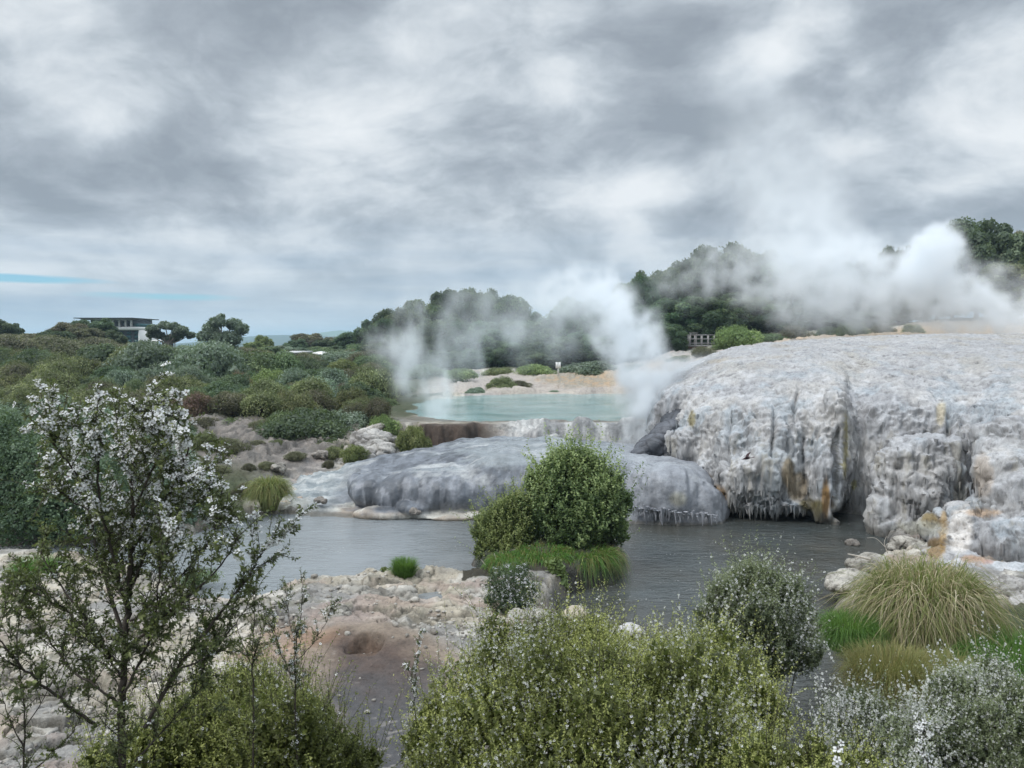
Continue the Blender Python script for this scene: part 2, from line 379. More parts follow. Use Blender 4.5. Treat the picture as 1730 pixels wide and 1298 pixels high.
def ground_colors(X, Y, H):
    Q = np.stack([X, Y, H], -1).astype(np.float32)
    n1 = fbm(Q * .5, 4, 101); n2 = fbm(Q * 2.2, 4, 102); n3 = fbm(Q * .17, 4, 103)
    cream = np.array([.36, .32, .255]); grey = np.array([.25, .24, .225]); pale = np.array([.50, .47, .42])
    c = lerp(grey, cream, sstep(.38, .6, n1)[:, None]); c = lerp(c, pale, sstep(.52, .7, n2)[:, None] * .8)
    # pinkish patches
    c = lerp(c, np.array([.32, .24, .20]), (sstep(.54, .70, fbm(Q * 1.1, 3, 104)) * .6)[:, None])
    c = lerp(c, np.array([.16, .15, .11]), (sstep(.60, .72, fbm(Q * 3.3, 4, 105)) * .6)[:, None])
    Q0 = np.stack([X, Y, 0 * X], -1); wx = X + 1.0 * (fbm(Q0 * 1.3, 5, 55) - .5) * 2; wy = Y + .8 * (fbm(Q0 * 1.3, 5, 56) - .5) * 2
    e1, c1, _, _ = cells(wx * .42, wy * .85, 60); e2, c2, _, _ = cells(wx * 1.2, wy * 2.4, 70); e3, c3, _, _ = cells(wx * 3.6, wy * 6.5, 80)
    c = c * (.86 + .28 * c2)[:, None]
    crk = np.maximum(sstep(.09, .0, e1), .8 * sstep(.07, 0, e2) * sstep(.4, .6, fbm(Q * .45, 3, 57))) * (1 - sstep(40, 60, Y)); c = lerp(c, np.array([.10, .09, .07]), (crk * .8)[:, None])
    # brown slab
    sl = sheer(X, Y); vv = sstep(14.2, 11.5, Y + (n2 - .5) * 2.2)
    brown = lerp(np.array([.088, .062, .050]), np.array([.066, .064, .066]), vv[:, None])
    brown = brown * (.8 + .5 * n2[:, None]); rimc = sstep(.0, -.9, psd(SLAB, X, Y) + (n2 - .5) * .8)
    brown = lerp(np.array([.25, .20, .155]), brown, rimc[:, None])
    fl_ = sstep(.60, .66, fbm(Q * np.array([5, 9, 1]), 3, 120)) * .5; brown = lerp(brown, np.array([.30, .27, .24]), (fl_ * sstep(.5, .62, fbm(Q * 1.2, 3, 121)))[:, None]); c = lerp(c, brown, sl[:, None])
    hc = PZ(620, 1087, .5); dd = np.hypot((X - hc[0]) / .3, (Y - hc[1]) / .42)
    c = lerp(c, np.array([.10, .065, .045]), ((1 - sstep(.8, 1.2, dd + (n2 - .5) * .8)) * .8)[:, None])
    # orange stain left of the slab
    q = PZ(470, 1085, .5); dd = np.hypot((X - q[0]) / 1.0, (Y - q[1]) / .9) + (n2 - .5) * 1.0
    c = lerp(c, np.array([.36, .20, .11]), ((1 - sstep(.4, 1.2, dd)) * .4)[:, None])
    # soil under scrub on the left hill, and the slope below the platform
    soil = lerp(np.array([.075, .07, .045]), np.array([.05, .07, .03]), n1[:, None])
    veg = sstep(37, 41, Y + (n1 - .5) * 6) * (1 - sstep(-5.6, -4.6, X + (n1 - .5) * 3)) ; veg = np.maximum(veg, sstep(76, 82, Y + (n1 - .5) * 8))
    veg = np.maximum(veg, sstep(-8.5, -10.5, X) * sstep(24, 25.5, Y))
    veg = np.maximum(veg, 1 - sstep(6.0, 8.0, Y))
    veg = np.maximum(veg, sstep(5.5, 6.2, X) * (1 - sstep(15.6, 16.6, Y)))
    isl = (X > -1.2) & (X < 3.2) & (Y > 18.2) & (Y < 24.5); c = np.where(isl[:, None], np.array([.045, .04, .028]) * (.6 + .8 * n2[:, None]), c)
    island = (X > -1.0) & (X < 3.2) & (Y > 18.8) & (Y < 24); veg = np.where(island, .9, veg)
    c = lerp(c, soil, (veg * sstep(.2, .45, n2 + .15))[:, None])
    # the grey brown scarp
    scar = sstep(29.5, 32, Y) * (1 - sstep(37.5, 40, Y)) * (1 - sstep(-8.5, -6.5, X))
    c = lerp(c, lerp(np.array([.11, .10, .095]), np.array([.24, .21, .19]), sstep(.3, .7, n2)[:, None]), (scar * .85)[:, None])
    # pool rim: brown / orange wet sinter
    pd = psd(POOL, X, Y); rim = (1 - sstep(.1, 2.6, pd + (n2 - .5) * 1.2)) * (1 - sstep(39, 41, Y)) * sstep(36.0, 36.5, Y)
    c = lerp(c, lerp(np.array([.085, .065, .035]), np.array([.26, .17, .10]), sstep(-.5, 4, X)[:, None] * sstep(.35, .65, n2)[:, None]), rim[:, None])
    drop = sstep(34.6, 35.2, Y) * (1 - sstep(36.3, 36.8, Y)) * sstep(-5.2, -4.6, X) * (1 - sstep(-1.5, 1.0, X + (n1 - .5) * 2))
    c = lerp(c, lerp(np.array([.03, .028, .025]), np.array([.085, .055, .04]), n2[:, None]), (drop * .95)[:, None])
    cs = sstep(34.6, 35.4, Y) * (1 - sstep(36.8, 37.6, Y)) * sstep(-1.5, .5, X) * (1 - sstep(9, 10, X)); c = lerp(c, lerp(np.array([.24, .245, .25]), np.array([.52, .52, .51]), sstep(.4, .65, fbm(Q * np.array([3, .8, 1]), 4, 106))[:, None]), (cs * .85)[:, None])
    # far shore of the pool: pinkish grey low, ochre upper right
    fs = sstep(57, 60, Y) * (1 - sstep(70, 76, Y)) * sstep(-8, -6, X)
    c = lerp(c, lerp(np.array([.30, .27, .26]), np.array([.42, .37, .31]), n1[:, None]), fs[:, None])
    q = P(960, 635, 68); dd = np.hypot((X - q[0] - 1.5) / 5, (Y - q[1] + .5) / 6.0) + (n1 - .5) * .6
    c = lerp(c, lerp(np.array([.21, .19, .13]), np.array([.36, .22, .09]), sstep(.45, .6, n2)[:, None]), ((1 - sstep(.6, 1.1, dd)) * .6)[:, None])
    # ochre ground behind the terrace
    oc = sstep(41, 44, Y) * (1 - sstep(70, 80, Y)) * np.maximum(sstep(22, 27, X) , .5 * sstep(7, 9, X) * sstep(16, 12, X))
    c = lerp(c, np.array([.46, .34, .22]), (oc * .8)[:, None])
    far = sstep(110, 160, Y); c = lerp(c, np.array([.05, .075, .04]), far[:, None])
    sd = psd(RIVER, X, Y)
    wet = np.maximum(1 - sstep(.0, .35, sd), sl * .55 * vv); wet = np.maximum(wet, rim * .9); wet = np.where(sd < 0, 1, wet)
    c = c * (1 - .55 * (1 - sstep(-.05, .22, sd)))[:, None]
    bed = sd < -.15
    c = np.where(bed[:, None], np.array([.06, .05, .035]), c)
    return c, wet

def grid_faces(nr, nc):
    i = np.arange(nr - 1)[:, None] * nc; j = np.arange(nc - 1)[None]
    return np.stack([i + j, i + j + 1, i + nc + j + 1, i + nc + j], -1).reshape(-1, 4)

us = np.concatenate([np.linspace(-2600, -60, 60)[:-1], np.linspace(-60, 1790, 900), np.linspace(1790, 4300, 60)[1:]])
vs = np.concatenate([np.linspace(2, 9, 40, endpoint=False), F * 5.5 / (np.linspace(F * 5.5 / 9, F * 5.5 / 33, 520, endpoint=False)),
                     np.linspace(33, 42, 100, endpoint=False), np.geomspace(42, 130, 130, endpoint=False), np.geomspace(130, 6000, 50)])
vs = np.concatenate([[-30, -12, -6, -3, -1, .5], vs])
UU, YY = np.meshgrid(us, vs)
XX = (UU - CX) / F * np.maximum(YY, 6.0)
HH = height(XX.ravel(), YY.ravel())
gc, gw = ground_colors(XX.ravel(), YY.ravel(), HH)
gm = make_mesh('ground', np.stack([XX.ravel(), YY.ravel(), HH], -1), [grid_faces(*XX.shape)], MAT['ground'], True, {'col': gc, 'wet': gw})
tagp(obj('ground', gm), 'cream and grey sinter ground with ledges, brown slab and scrub slopes', 'ground', kind='structure')
def ground_z(x, y): return float(height(np.array([x]), np.array([y]), False)[0])

# ------------------------------------------------------------------ water
def water_mat(name, col, rough, bsc, bstr, deep=None, stretch=(1, 1, 1), spec=.5, leftpale=None):
    m, nt, out = new_mat(name)
    b = N(nt, 'ShaderNodeBsdfPrincipled'); LK(nt, b.outputs[0], out.inputs[0])
    tc = N(nt, 'ShaderNodeTexCoord').outputs['Object']
    mp = N(nt, 'ShaderNodeMapping'); mp.inputs['Scale'].default_value = stretch; LK(nt, tc, mp.inputs[0])
    n0 = noise(nt, .35, 4, .5, tc)
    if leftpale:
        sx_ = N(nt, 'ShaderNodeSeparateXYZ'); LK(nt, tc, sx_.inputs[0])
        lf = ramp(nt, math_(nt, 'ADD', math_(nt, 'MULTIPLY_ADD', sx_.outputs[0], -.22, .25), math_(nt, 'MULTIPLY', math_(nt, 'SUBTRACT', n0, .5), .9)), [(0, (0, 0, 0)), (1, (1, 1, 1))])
    c = ramp(nt, n0, [(.35, col), (.65, deep or col)])
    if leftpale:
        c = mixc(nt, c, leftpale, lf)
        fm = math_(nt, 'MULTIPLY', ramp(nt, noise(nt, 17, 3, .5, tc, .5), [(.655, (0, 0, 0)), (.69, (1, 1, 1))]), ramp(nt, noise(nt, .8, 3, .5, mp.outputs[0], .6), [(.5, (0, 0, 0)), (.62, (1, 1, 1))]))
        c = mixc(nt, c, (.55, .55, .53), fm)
    LK(nt, c, b.inputs['Base Color'])
    b.inputs['Roughness'].default_value = rough; b.inputs['IOR'].default_value = 1.42; b.inputs['Specular IOR Level'].default_value = spec
    n1 = noise(nt, bsc, 3, .5, mp.outputs[0], .8); n2 = noise(nt, bsc * 3.1, 3, .6, mp.outputs[0], 1.2); n3 = noise(nt, .6, 2, .5, tc)
    h = math_(nt, 'MULTIPLY', math_(nt, 'ADD', math_(nt, 'MULTIPLY', n1, .7), math_(nt, 'MULTIPLY', n2, .3)), math_(nt, 'MULTIPLY_ADD', n3, 1.6, -.3))
    if leftpale: h = math_(nt, 'MULTIPLY', h, math_(nt, 'MULTIPLY_ADD', lf, -.5, 1))
    bp = N(nt, 'ShaderNodeBump'); bp.inputs['Strength'].default_value = 1; bp.inputs['Distance'].default_value = bstr
    LK(nt, h, bp.inputs['Height']); LK(nt, bp.outputs[0], b.inputs['Normal'])
    return m
MAT['river'] = water_mat('river_water', (.06, .07, .07), .02, 2.0, .16, (.055, .054, .045), (1, 2.4, 1), leftpale=(.22, .24, .25))  # milky water paler to the left; sky reflection partly put into its colour
MAT['pool'] = water_mat('milky_blue_water', (.19, .325, .325), .08, 2.0, .08, (.29, .41, .40), (1, 1.6, 1))
rx = np.linspace(-50, 22, 120); ry = np.linspace(5, 33, 60); A, B = np.meshgrid(rx, ry)
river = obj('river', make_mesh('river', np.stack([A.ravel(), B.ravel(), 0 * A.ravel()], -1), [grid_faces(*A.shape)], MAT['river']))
tagp(river, 'dark rippled stream between the near rock shelf and the sinter terraces', 'river', kind='structure')
A = POOL.mean(0) + (POOL - POOL.mean(0)) * np.array([1.06, 1.03])
pool = obj('pool_water', make_mesh('pool_water', np.column_stack([A, np.full(len(A), ZP)]), [np.arange(len(A))[None]], MAT['pool']))
# keep only the water inside the basin's outline (the sheet is hidden by the rim elsewhere)
tagp(pool, 'milky turquoise hot pool behind the steaming cascade', 'pool', kind='structure')
pc = PUD.mean(0); A = pc + (PUD - pc) * 1.6
tagp(obj('puddle_water', make_mesh('puddle_water', np.column_stack([A, np.full(len(A), .2)]), [np.arange(len(A))[None]], MAT['river'])),
     'small pale puddle in a hollow of the near rock shelf', 'puddle', kind='structure')
# ------------------------------------------------------------------ sinter formations
def remeshed(V, faces, voxel, extra=None):
    """closed shells joined into one skin; returns verts, quads, normals"""
    me = bpy.data.meshes.new('tmp'); fl = []
    for f in faces: fl += [list(map(int, x)) for x in f]
    me.from_pydata([tuple(map(float, v)) for v in V], [], fl); me.update()
    o = bpy.data.objects.new('tmp', me); COL.objects.link(o)
    md = o.modifiers.new('r', 'REMESH'); md.mode = 'VOXEL'; md.voxel_size = voxel; md.adaptivity = 0
    dg = bpy.context.evaluated_depsgraph_get(); e = o.evaluated_get(dg); m2 = e.to_mesh()
    n = len(m2.vertices); v = np.empty(n * 3, dtype=np.float32); m2.vertices.foreach_get('co', v); v = v.reshape(-1, 3)
    lv = np.empty(len(m2.loops), dtype=np.int32); m2.loops.foreach_get('vertex_index', lv)
    q = lv.reshape(-1, 4).copy()
    e.to_mesh_clear(); bpy.data.objects.remove(o); bpy.data.meshes.remove(me)
    return v, q
def vnormals(v, q):
    a = v[q[:, 2]] - v[q[:, 0]]; b = v[q[:, 3]] - v[q[:, 1]]; fn = np.cross(a, b)
    n = np.zeros_like(v)
    for k in range(4): np.add.at(n, q[:, k], fn)
    return nrm(n)
def smooth_v(v, q, it, f=.5):
    for _ in range(it):
        s = np.zeros_like(v); c = np.zeros(len(v))
        for a, b in ((0, 1), (1, 2), (2, 3), (3, 0)):
            np.add.at(s, q[:, a], v[q[:, b]]); np.add.at(s, q[:, b], v[q[:, a]])
            np.add.at(c, q[:, a], 1); np.add.at(c, q[:, b], 1)
        v = v + f * (s / np.maximum(c, 1)[:, None] - v)
    return v
def ico(sub=3):
    import bmesh
    bm = bmesh.new(); bmesh.ops.create_icosphere(bm, subdivisions=sub, radius=1)
    v = np.array([x.co[:] for x in bm.verts]); f = np.array([[y.index for y in x.verts] for x in bm.faces]); bm.free()
    return v, f
ICO3 = ico(3)
def blob(c, r, rz=0, tilt=0, sh=None):
    v, f = ICO3; v = v * np.array(r)
    ct, st = math.cos(tilt), math.sin(tilt); v = v @ np.array([[ct, 0, st], [0, 1, 0], [-st, 0, ct]])
    cz, sz = math.cos(rz), math.sin(rz); v = v @ np.array([[cz, sz, 0], [-sz, cz, 0], [0, 0, 1]])
    return v + np.array(c), f
def join(parts):
    V = []; Fs = []; n = 0
    for v, f in parts:
        V.append(np.asarray(v)); n0 = n; n += len(v)
        for ff in (f if isinstance(f, list) else [f]): Fs.append(np.asarray(ff) + n0)
    return np.concatenate(V), Fs
def catmull(pts, n):
    pts = np.asarray(pts, dtype=float); m = len(pts); t = np.linspace(0, m - 1, n); i = np.clip(t.astype(int), 0, m - 2); f = (t - i)[:, None]
    p0 = pts[np.maximum(i - 1, 0)]; p1 = pts[i]; p2 = pts[i + 1]; p3 = pts[np.minimum(i + 2, m - 1)]
    return .5 * ((2 * p1) + (p2 - p0) * f + (2 * p0 - 5 * p1 + 4 * p2 - p3) * f ** 2 + (3 * p1 - p0 - 3 * p2 + p3) * f ** 3)
def shell(columns, ncol, nrow, top_back, bottom=-1.0):
    """columns: list of world polylines from the foot up to the back; closed below and behind"""
    cols = [catmull(c, nrow) for c in columns]                        # (k, nrow, 3)
    g_ = np.stack([catmull([c[r] for c in cols], ncol) for r in range(nrow)], 1)   # (ncol, nrow, 3)
    back = g_[:, -1].copy(); back[:, 2] = bottom; front = g_[:, 0].copy(); front[:, 2] = bottom
    L = np.concatenate([g_, back[:, None], front[:, None]], 1); nr = L.shape[1]
    V = L.reshape(-1, 3); i = np.arange(ncol - 1)[:, None] * nr; j = np.arange(nr)[None]; k = (j + 1) % nr
    Fq = np.stack([i + j, i + nr + j, i + nr + k, i + k], -1).reshape(-1, 4)
    cap0 = np.arange(nr)[None]; cap1 = ((ncol - 1) * nr + np.arange(nr))[::-1][None]
    return V, [Fq, cap0, cap1]

def colpts(u, zl, yl, face, crest, backY=47, cave=1.3):
    """one fan column of the terrace: cave back, roof, lip, face points (v,Y), crest"""
    def xz(Y, z): return (PX(u, Y), Y, z)
    pts = [xz(yl + cave, -.5), xz(yl + cave * .8, max(zl + .05, .1)), xz(yl + .12, zl)]
    pts += [tuple(P(u, v, Y)) for v, Y in face] + [tuple(P(u, crest[0], crest[1]))]
    z = P(u, crest[0], crest[1])[2]
    pts += [xz(crest[1] + 5, z + .02), xz(backY, z - .15)]
    return pts
def PX(u, Y): return (u - CX) / F * Y
TC = [
 (1100, 1.1, 30.2, [(775, 30.4), (748, 31), (722, 31.8), (700, 32.8), (684, 34)], (676, 36)),
 (1120, 1.1, 29.4, [(768, 29.6), (735, 30.2), (700, 31.4), (670, 33), (652, 35)], (645, 37)),
 (1165, .9, 28.2, [(775, 28.3), (730, 28.9), (690, 30.6), (655, 33), (632, 35.8)], (621, 38)),
 (1230, .25, 26.5, [(800, 26.6), (745, 27.2), (690, 29), (638, 32.4), (606, 36)], (594, 39)),
 (1280, .34, 26.0, [(805, 25.85), (745, 26.5), (682, 28.5), (625, 32.6), (597, 36.4)], (585, 39.5)),
 (1345, .36, 26.0, [(808, 25.8), (740, 26.3), (672, 28.5), (613, 33), (589, 37)], (577, 40)),
 (1412, .1, 25.3, [(812, 25.35), (740, 25.9), (665, 28.3), (608, 33), (585, 37.2)], (573, 41)),
 (1442, .75, 26.6, [(800, 26.5), (740, 26.7), (665, 28.6), (606, 33.2), (584, 37.4)], (572, 41)),
 (1510, .3, 25.6, [(800, 25.7), (740, 26.0), (665, 28.4), (604, 33.2), (582, 37.6)], (569, 41)),
 (1600, .4, 25.2, [(810, 25.2), (745, 25.6), (670, 28), (606, 33), (581, 37.6)], (567, 41)),
 (1650, .95, 24.6, [(808, 24.6), (750, 24.9), (675, 27.4), (606, 32.8), (581, 37.6)], (567, 41.5)),
 (1700, .4, 22.0, [(850, 22.2), (775, 23.2), (685, 26.4), (608, 32.6), (581, 37.6)], (567, 41.5)),
 (1760, .3, 20.2, [(872, 20.4), (790, 21.8), (695, 25.4), (610, 32.4), (581, 37.6)], (566, 42)),
 (1900, .3, 18.6, [(900, 18.9), (800, 20.4), (700, 24.6), (612, 32), (580, 37.6)], (564, 42)),
 (2060, .3, 17.5, [(920, 18), (810, 19.6), (705, 24), (612, 32), (580, 37.6)], (562, 42)),
]
TC = [(u, zl, yl, [(v, Y if i < 2 else yl + (Y - yl) * (.62, .70, .84)[i - 2]) for i, (v, Y) in enumerate(f)], c) for u, zl, yl, f, c in TC]   # the face bellies out before it rolls back
tcols = [colpts(*c) for c in TC]
tv, tf = shell(tcols, 190, 60, None)
def PB(u, v, Y, rx, ry, rz, rot=0, tilt=0):
    return blob(P(u, v, Y), (rx, ry, rz), R(rot), R(tilt))
tparts = [(tv, tf),
 # rounded drapes over the water
 PB(1255, 805, 26.6, 1.0, 1.0, .9), PB(1290, 800, 26.5, .9, 1.0, 1.1), PB(1300, 760, 27.0, 1.0, 1.0, 1.1), PB(1335, 700, 28.4, 1.2, 1.0, 1.2),
 PB(1385, 790, 26.3, .42, .75, 1.35), PB(1402, 850, 25.6, .26, .4, 1.2), PB(1352, 745, 27.2, .55, .8, 1.1), PB(1385, 745, 26.9, .5, .8, 1.1), PB(1408, 740, 26.6, .3, .6, 1.6),
 PB(1345, 853, 25.9, .95, .35, .17, 0, -6), PB(1376, 868, 25.9, .15, .25, .55), PB(1240, 770, 27.2, .7, .8, 1.0),
 PB(1175, 760, 28.8, .8, .8, .9), PB(1150, 700, 31, 1.0, 1.0, 1.1), PB(1128, 752, 29.6, .5, .6, .75), PB(1205, 800, 27.4, .55, .6, .6), PB(1195, 735, 28.8, .6, .8, 1.1),
 PB(1445, 800, 26.8, .3, .35, .9), PB(1462, 780, 26.7, .3, .4, 1.2), PB(1480, 740, 26.9, .6, .6, 1.2),
 # the big bulbous rock standing out of the wall
 PB(1545, 850, 24.5, 1.25, .95, 1.2), PB(1560, 800, 24.6, 1.15, .9, 1.1), PB(1520, 800, 24.4, .75, .7, .9), PB(1505, 850, 24.3, .55, .5, 1.0), PB(1492, 870, 24.2, .35, .4, 1.05),
 PB(1517, 766, 24.2, .42, .45, .2, 0, 22), PB(1568, 750, 24.7, 1.15, .8, .28, 0, 4), PB(1592, 762, 24.5, .5, .5, .42), PB(1557, 832, 23.7, .62, .45, .55), PB(1575, 855, 23.7, .4, .4, .35),
 PB(1540, 895, 23.9, 1.0, .6, .5), PB(1600, 845, 24.4, .5, .5, 1.0), PB(1622, 850, 24.3, .35, .5, .8), PB(1580, 800, 24.0, .4, .4, .6),
 # right hand lumps
 PB(1715, 740, 22.6, .95, .8, .62), PB(1712, 800, 21.7, .95, .8, .7), PB(1700, 775, 22.2, .8, .8, .6), PB(1735, 850, 20.8, .9, .8, .9), PB(1705, 885, 20.7, .6, .7, .9), PB(1688, 925, 20.2, .5, .6, .75),
 PB(1755, 930, 19.7, .9, .8, 1.0), PB(1672, 880, 21.4, .4, .5, .6), PB(1665, 845, 22.8, .4, .5, .9),
 # pale fluted cone and the ledge under it
 PB(1630, 905, 20.9, .52, .5, .62), PB(1630, 925, 20.6, .56, .5, .5), PB(1600, 925, 21.2, .35, .6, .5), PB(1585, 890, 22.1, .3, .6, .5), PB(1640, 868, 22.2, .7, .9, .25),
 PB(1650, 975, 18.9, 1.2, .8, .35), PB(1720, 985, 18.6, .9, .7, .5), PB(1615, 950, 19.9, .7, .8, .3), PB(1690, 1010, 18.0, .6, .5, .35),
 # knuckles on the upper slope
]
V0, F0 = join(tparts)
vv, qq = remeshed(V0, F0, .062)
keep = None
vv = smooth_v(vv, qq, 10)
nn = vnormals(vv, qq)
def terrace_detail(vv, nn, qq):
    x, y, z = vv[:, 0], vv[:, 1], vv[:, 2]
    steep = sstep(.95, .62, np.abs(nn[:, 2])); front = sstep(44, 41, y)
    w = vv + np.array([.9, .35, .2]) * (fbm(vv * .7, 3, 61)[:, None] - .5)
    flute = .65 * (ridged(w * np.array([1.5, 1.5, .20]), 3, 52) - .62) + .6 * (ridged(w * np.array([3.2, 3.2, .30]), 3, 62) - .62)
    fl2 = ridged(w * np.array([7, 7, .8]), 2, 63) - .6
    lump = fbm(vv * np.array([1.6, 1.6, 1.9]), 4, 64) - .5
    knob = ridged(vv * 2.4, 3, 65) - .6
    big = fbm(vv * .45, 3, 66) - .5
    # short run-off hummocks on the sloping top, drawn out down the slope
    rip = ridged(w * np.array([2.0, 1.0, 3.0]) + .3 * lump[:, None], 3, 67) - .6
    fine = ridged(w * np.array([9, 9, 2.2]), 3, 69) - .6; pits = ridged(w * np.array([4.2, 2.6, 5.5]), 4, 59) - .6; drape = ridged(w * np.array([14, 14, .8]), 2, 58) - .6
    lowf = sstep(4.6, 3.2, z)
    disp = front * (steep * (flute * .42 + fl2 * .24 + drape * .10 * lowf + (fbm(vv * np.array([1.8, 1.8, .5]), 3, 57) - .5) * .20) + (1 - steep) * lump * .12 + knob * .01 + fine * (.03 + .06 * (1 - steep)) + pits * (.02 + .08 * (1 - steep)) + big * .28 + (1 - steep) * rip * .16)
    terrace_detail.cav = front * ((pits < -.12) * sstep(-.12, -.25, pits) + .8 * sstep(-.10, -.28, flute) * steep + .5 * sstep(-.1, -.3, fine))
    # dark vertical fissures
    for (u, wd, dep, v0, v1) in ((1419, 5, .75, 735, 880), (1362, 3, .35, 735, 830), (1462, 4, .3, 700, 800), (1345, 2.5, .25, 660, 720), (1606, 5, .35, 700, 740), (1650, 6, .3, 765, 845), (1310, 3, .3, 690, 780), (1232, 4, .3, 700, 790)):
        uu = CX + x / y * F; vp = HOR + (CZ - z) / y * F + 3
        k = np.exp(-((uu - u + 5 * (vnoise(vv * np.array([0, 0, 1.6]), 3) - .5) * 2) / wd) ** 2) * sstep(v0 - 15, v0 + 20, vp) * sstep(v1 + 8, v1 - 8, vp) * sstep(31, 29, y)
        disp = disp - k * dep
    # small pockets
    for (u, v, Y, r, dep) in ((1255, 775, 26.5, .26, .16), (1270, 812, 25.8, .5, .14), (1490, 836, 24, .2, .25), (1560, 822, 23.4, .3, .25), (1535, 850, 23.5, .18, .2), (1510, 790, 24, .16, .25), (1585, 690, 27.3, .2, .25), (1690, 680, 26.6, .16, .2), (1570, 600, 33, .5, .2), (1500, 620, 31, .4, .2)):
        c = P(u, v, Y); d2 = ((x - c[0]) / r) ** 2 + ((z - c[2]) / (r * .5)) ** 2 + ((y - c[1]) / 1.2) ** 2
        disp = disp - dep * np.exp(-d2)
    v2 = vv + nn * disp[:, None]
    # pull drips down from the overhanging lips
    under = sstep(-.15, -.6, nn[:, 2]) * front * (z > .15)
    dr = ridged(vv * np.array([5.5, 5.5, .01]), 2, 68)
    v2[:, 2] -= under * sstep(.62, .95, dr) * np.minimum(.55, np.maximum(z - .05, 0)) * (.5 + .5 * vnoise(vv * np.array([1.2, 1.2, 0]), 4))
    return v2
v2 = terrace_detail(vv, nn, qq)
n2_ = vnormals(v2, qq)
def terrace_color(v, n):
    x, y, z = v.T; uu = CX + x / y * F; vp = HOR + (CZ - z) / y * F + 3
    n1 = fbm(v * .55, 4, 71); n2 = fbm(v * 2.5, 4, 72); st = fbm(v * np.array([3.2, 3.2, .35]), 4, 73); s2 = fbm(v * np.array([1.4, 1.4, .25]), 3, 74)
    c = lerp(np.array([.33, .33, .34]), np.array([.47, .455, .44]), sstep(.35, .65, n1)[:, None])
    c = lerp(c, np.array([.32, .37, .41]), (sstep(.52, .7, s2) * .6)[:, None])
    c = lerp(c, np.array([.54, .545, .56]), (sstep(.55, .72, n2) * .55)[:, None])
    c = lerp(c, np.array([.26, .26, .265]), (sstep(.56, .70, fbm(v * np.array([4, 4, 3.0]) + 7, 4, 79)) * .45)[:, None])
    c = lerp(c, np.array([.52, .52, .53]), (sstep(.5, .66, fbm(v * np.array([5, 5, 2.2]), 4, 76)) * .5)[:, None])
    steep = sstep(.8, .4, np.abs(n[:, 2]))
    c = lerp(c, np.array([.19, .19, .19]), (steep * sstep(.50, .66, st) * .6 * sstep(640, 720, vp))[:, None])
    c = lerp(c, np.array([.34, .31, .24]), (steep * sstep(.56, .7, 1 - st) * .5 * sstep(700, 760, vp))[:, None])
    upper = sstep(690, 590, vp); c = lerp(c, np.array([.34, .335, .335]), (upper * .6)[:, None])
    c = lerp(c, np.array([.34, .31, .26]), (upper * sstep(.5, .65, fbm(v * .8, 4, 75)) * .5)[:, None])
    def stain(u, v_, ru, rv, col, amt=.9, Y=None):
        nonlocal c
        d = ((uu - u) / ru) ** 2 + ((vp - v_) / rv) ** 2 + (n2 - .5) * 1.2
        k = sstep(1.3, .5, d) * amt * sstep(36, 33, y); c = lerp(c, np.array(col), k[:, None])
    och = (.30, .17, .05); olive = (.13, .11, .045); tan = (.44, .36, .26)
    stain(1400, 850, 8, 38, och); stain(1388, 868, 9, 22, olive); stain(1213, 850, 17, 26, och); stain(1226, 872, 13, 12, olive); stain(1193, 818, 12, 18, (.27, .21, .13))
    stain(1335, 805, 11, 30, (.25, .20, .13)); stain(1352, 828, 20, 25, tan); stain(1370, 858, 16, 12, olive); stain(1448, 825, 5, 10, (.30, .28, .08)); stain(1432, 760, 4, 60, (.30, .27, .14)); stain(1418, 800, 4, 80, (.12, .12, .11))  # the last one is a dark grey strip down the deep fissure
    stain(1170, 710, 7, 14, (.28, .24, .12)); stain(1592, 700, 9, 22, (.48, .42, .30), .8)
    stain(1578, 885, 15, 14, (.22, .15, .04), .85); stain(1602, 905, 7, 38, (.36, .24, .10), .8); stain(1590, 935, 17, 20, (.24, .15, .05), .85); stain(1665, 872, 35, 7, (.48, .36, .26)); stain(1655, 952, 26, 7, (.38, .23, .13), .8); stain(1680, 957, 12, 5, (.36, .19, .13), .7)
    stain(1632, 905, 22, 40, (.66, .62, .58)); stain(1668, 810, 18, 40, (.44, .37, .31), .7); stain(1560, 900, 45, 14, (.44, .43, .36), .7)
    stain(1650, 985, 70, 26, (.30, .29, .28), .8); stain(1195, 605, 40, 12, (.42, .33, .20), .6)
    # darker brown towards the waterline
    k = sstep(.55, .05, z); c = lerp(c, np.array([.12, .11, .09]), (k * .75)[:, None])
    c = lerp(c, np.array([.50, .36, .24]), (sstep(43, 46, y) * .85)[:, None])
    return c
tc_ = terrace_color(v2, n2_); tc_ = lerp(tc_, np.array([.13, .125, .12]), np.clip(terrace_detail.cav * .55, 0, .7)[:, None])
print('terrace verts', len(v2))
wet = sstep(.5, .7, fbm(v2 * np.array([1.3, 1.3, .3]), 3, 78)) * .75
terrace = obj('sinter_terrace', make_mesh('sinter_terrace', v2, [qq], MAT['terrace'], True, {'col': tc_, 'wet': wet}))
tagp(terrace, 'tall pale grey sinter terrace with fluted face dripping over the stream', 'terrace', kind='structure')

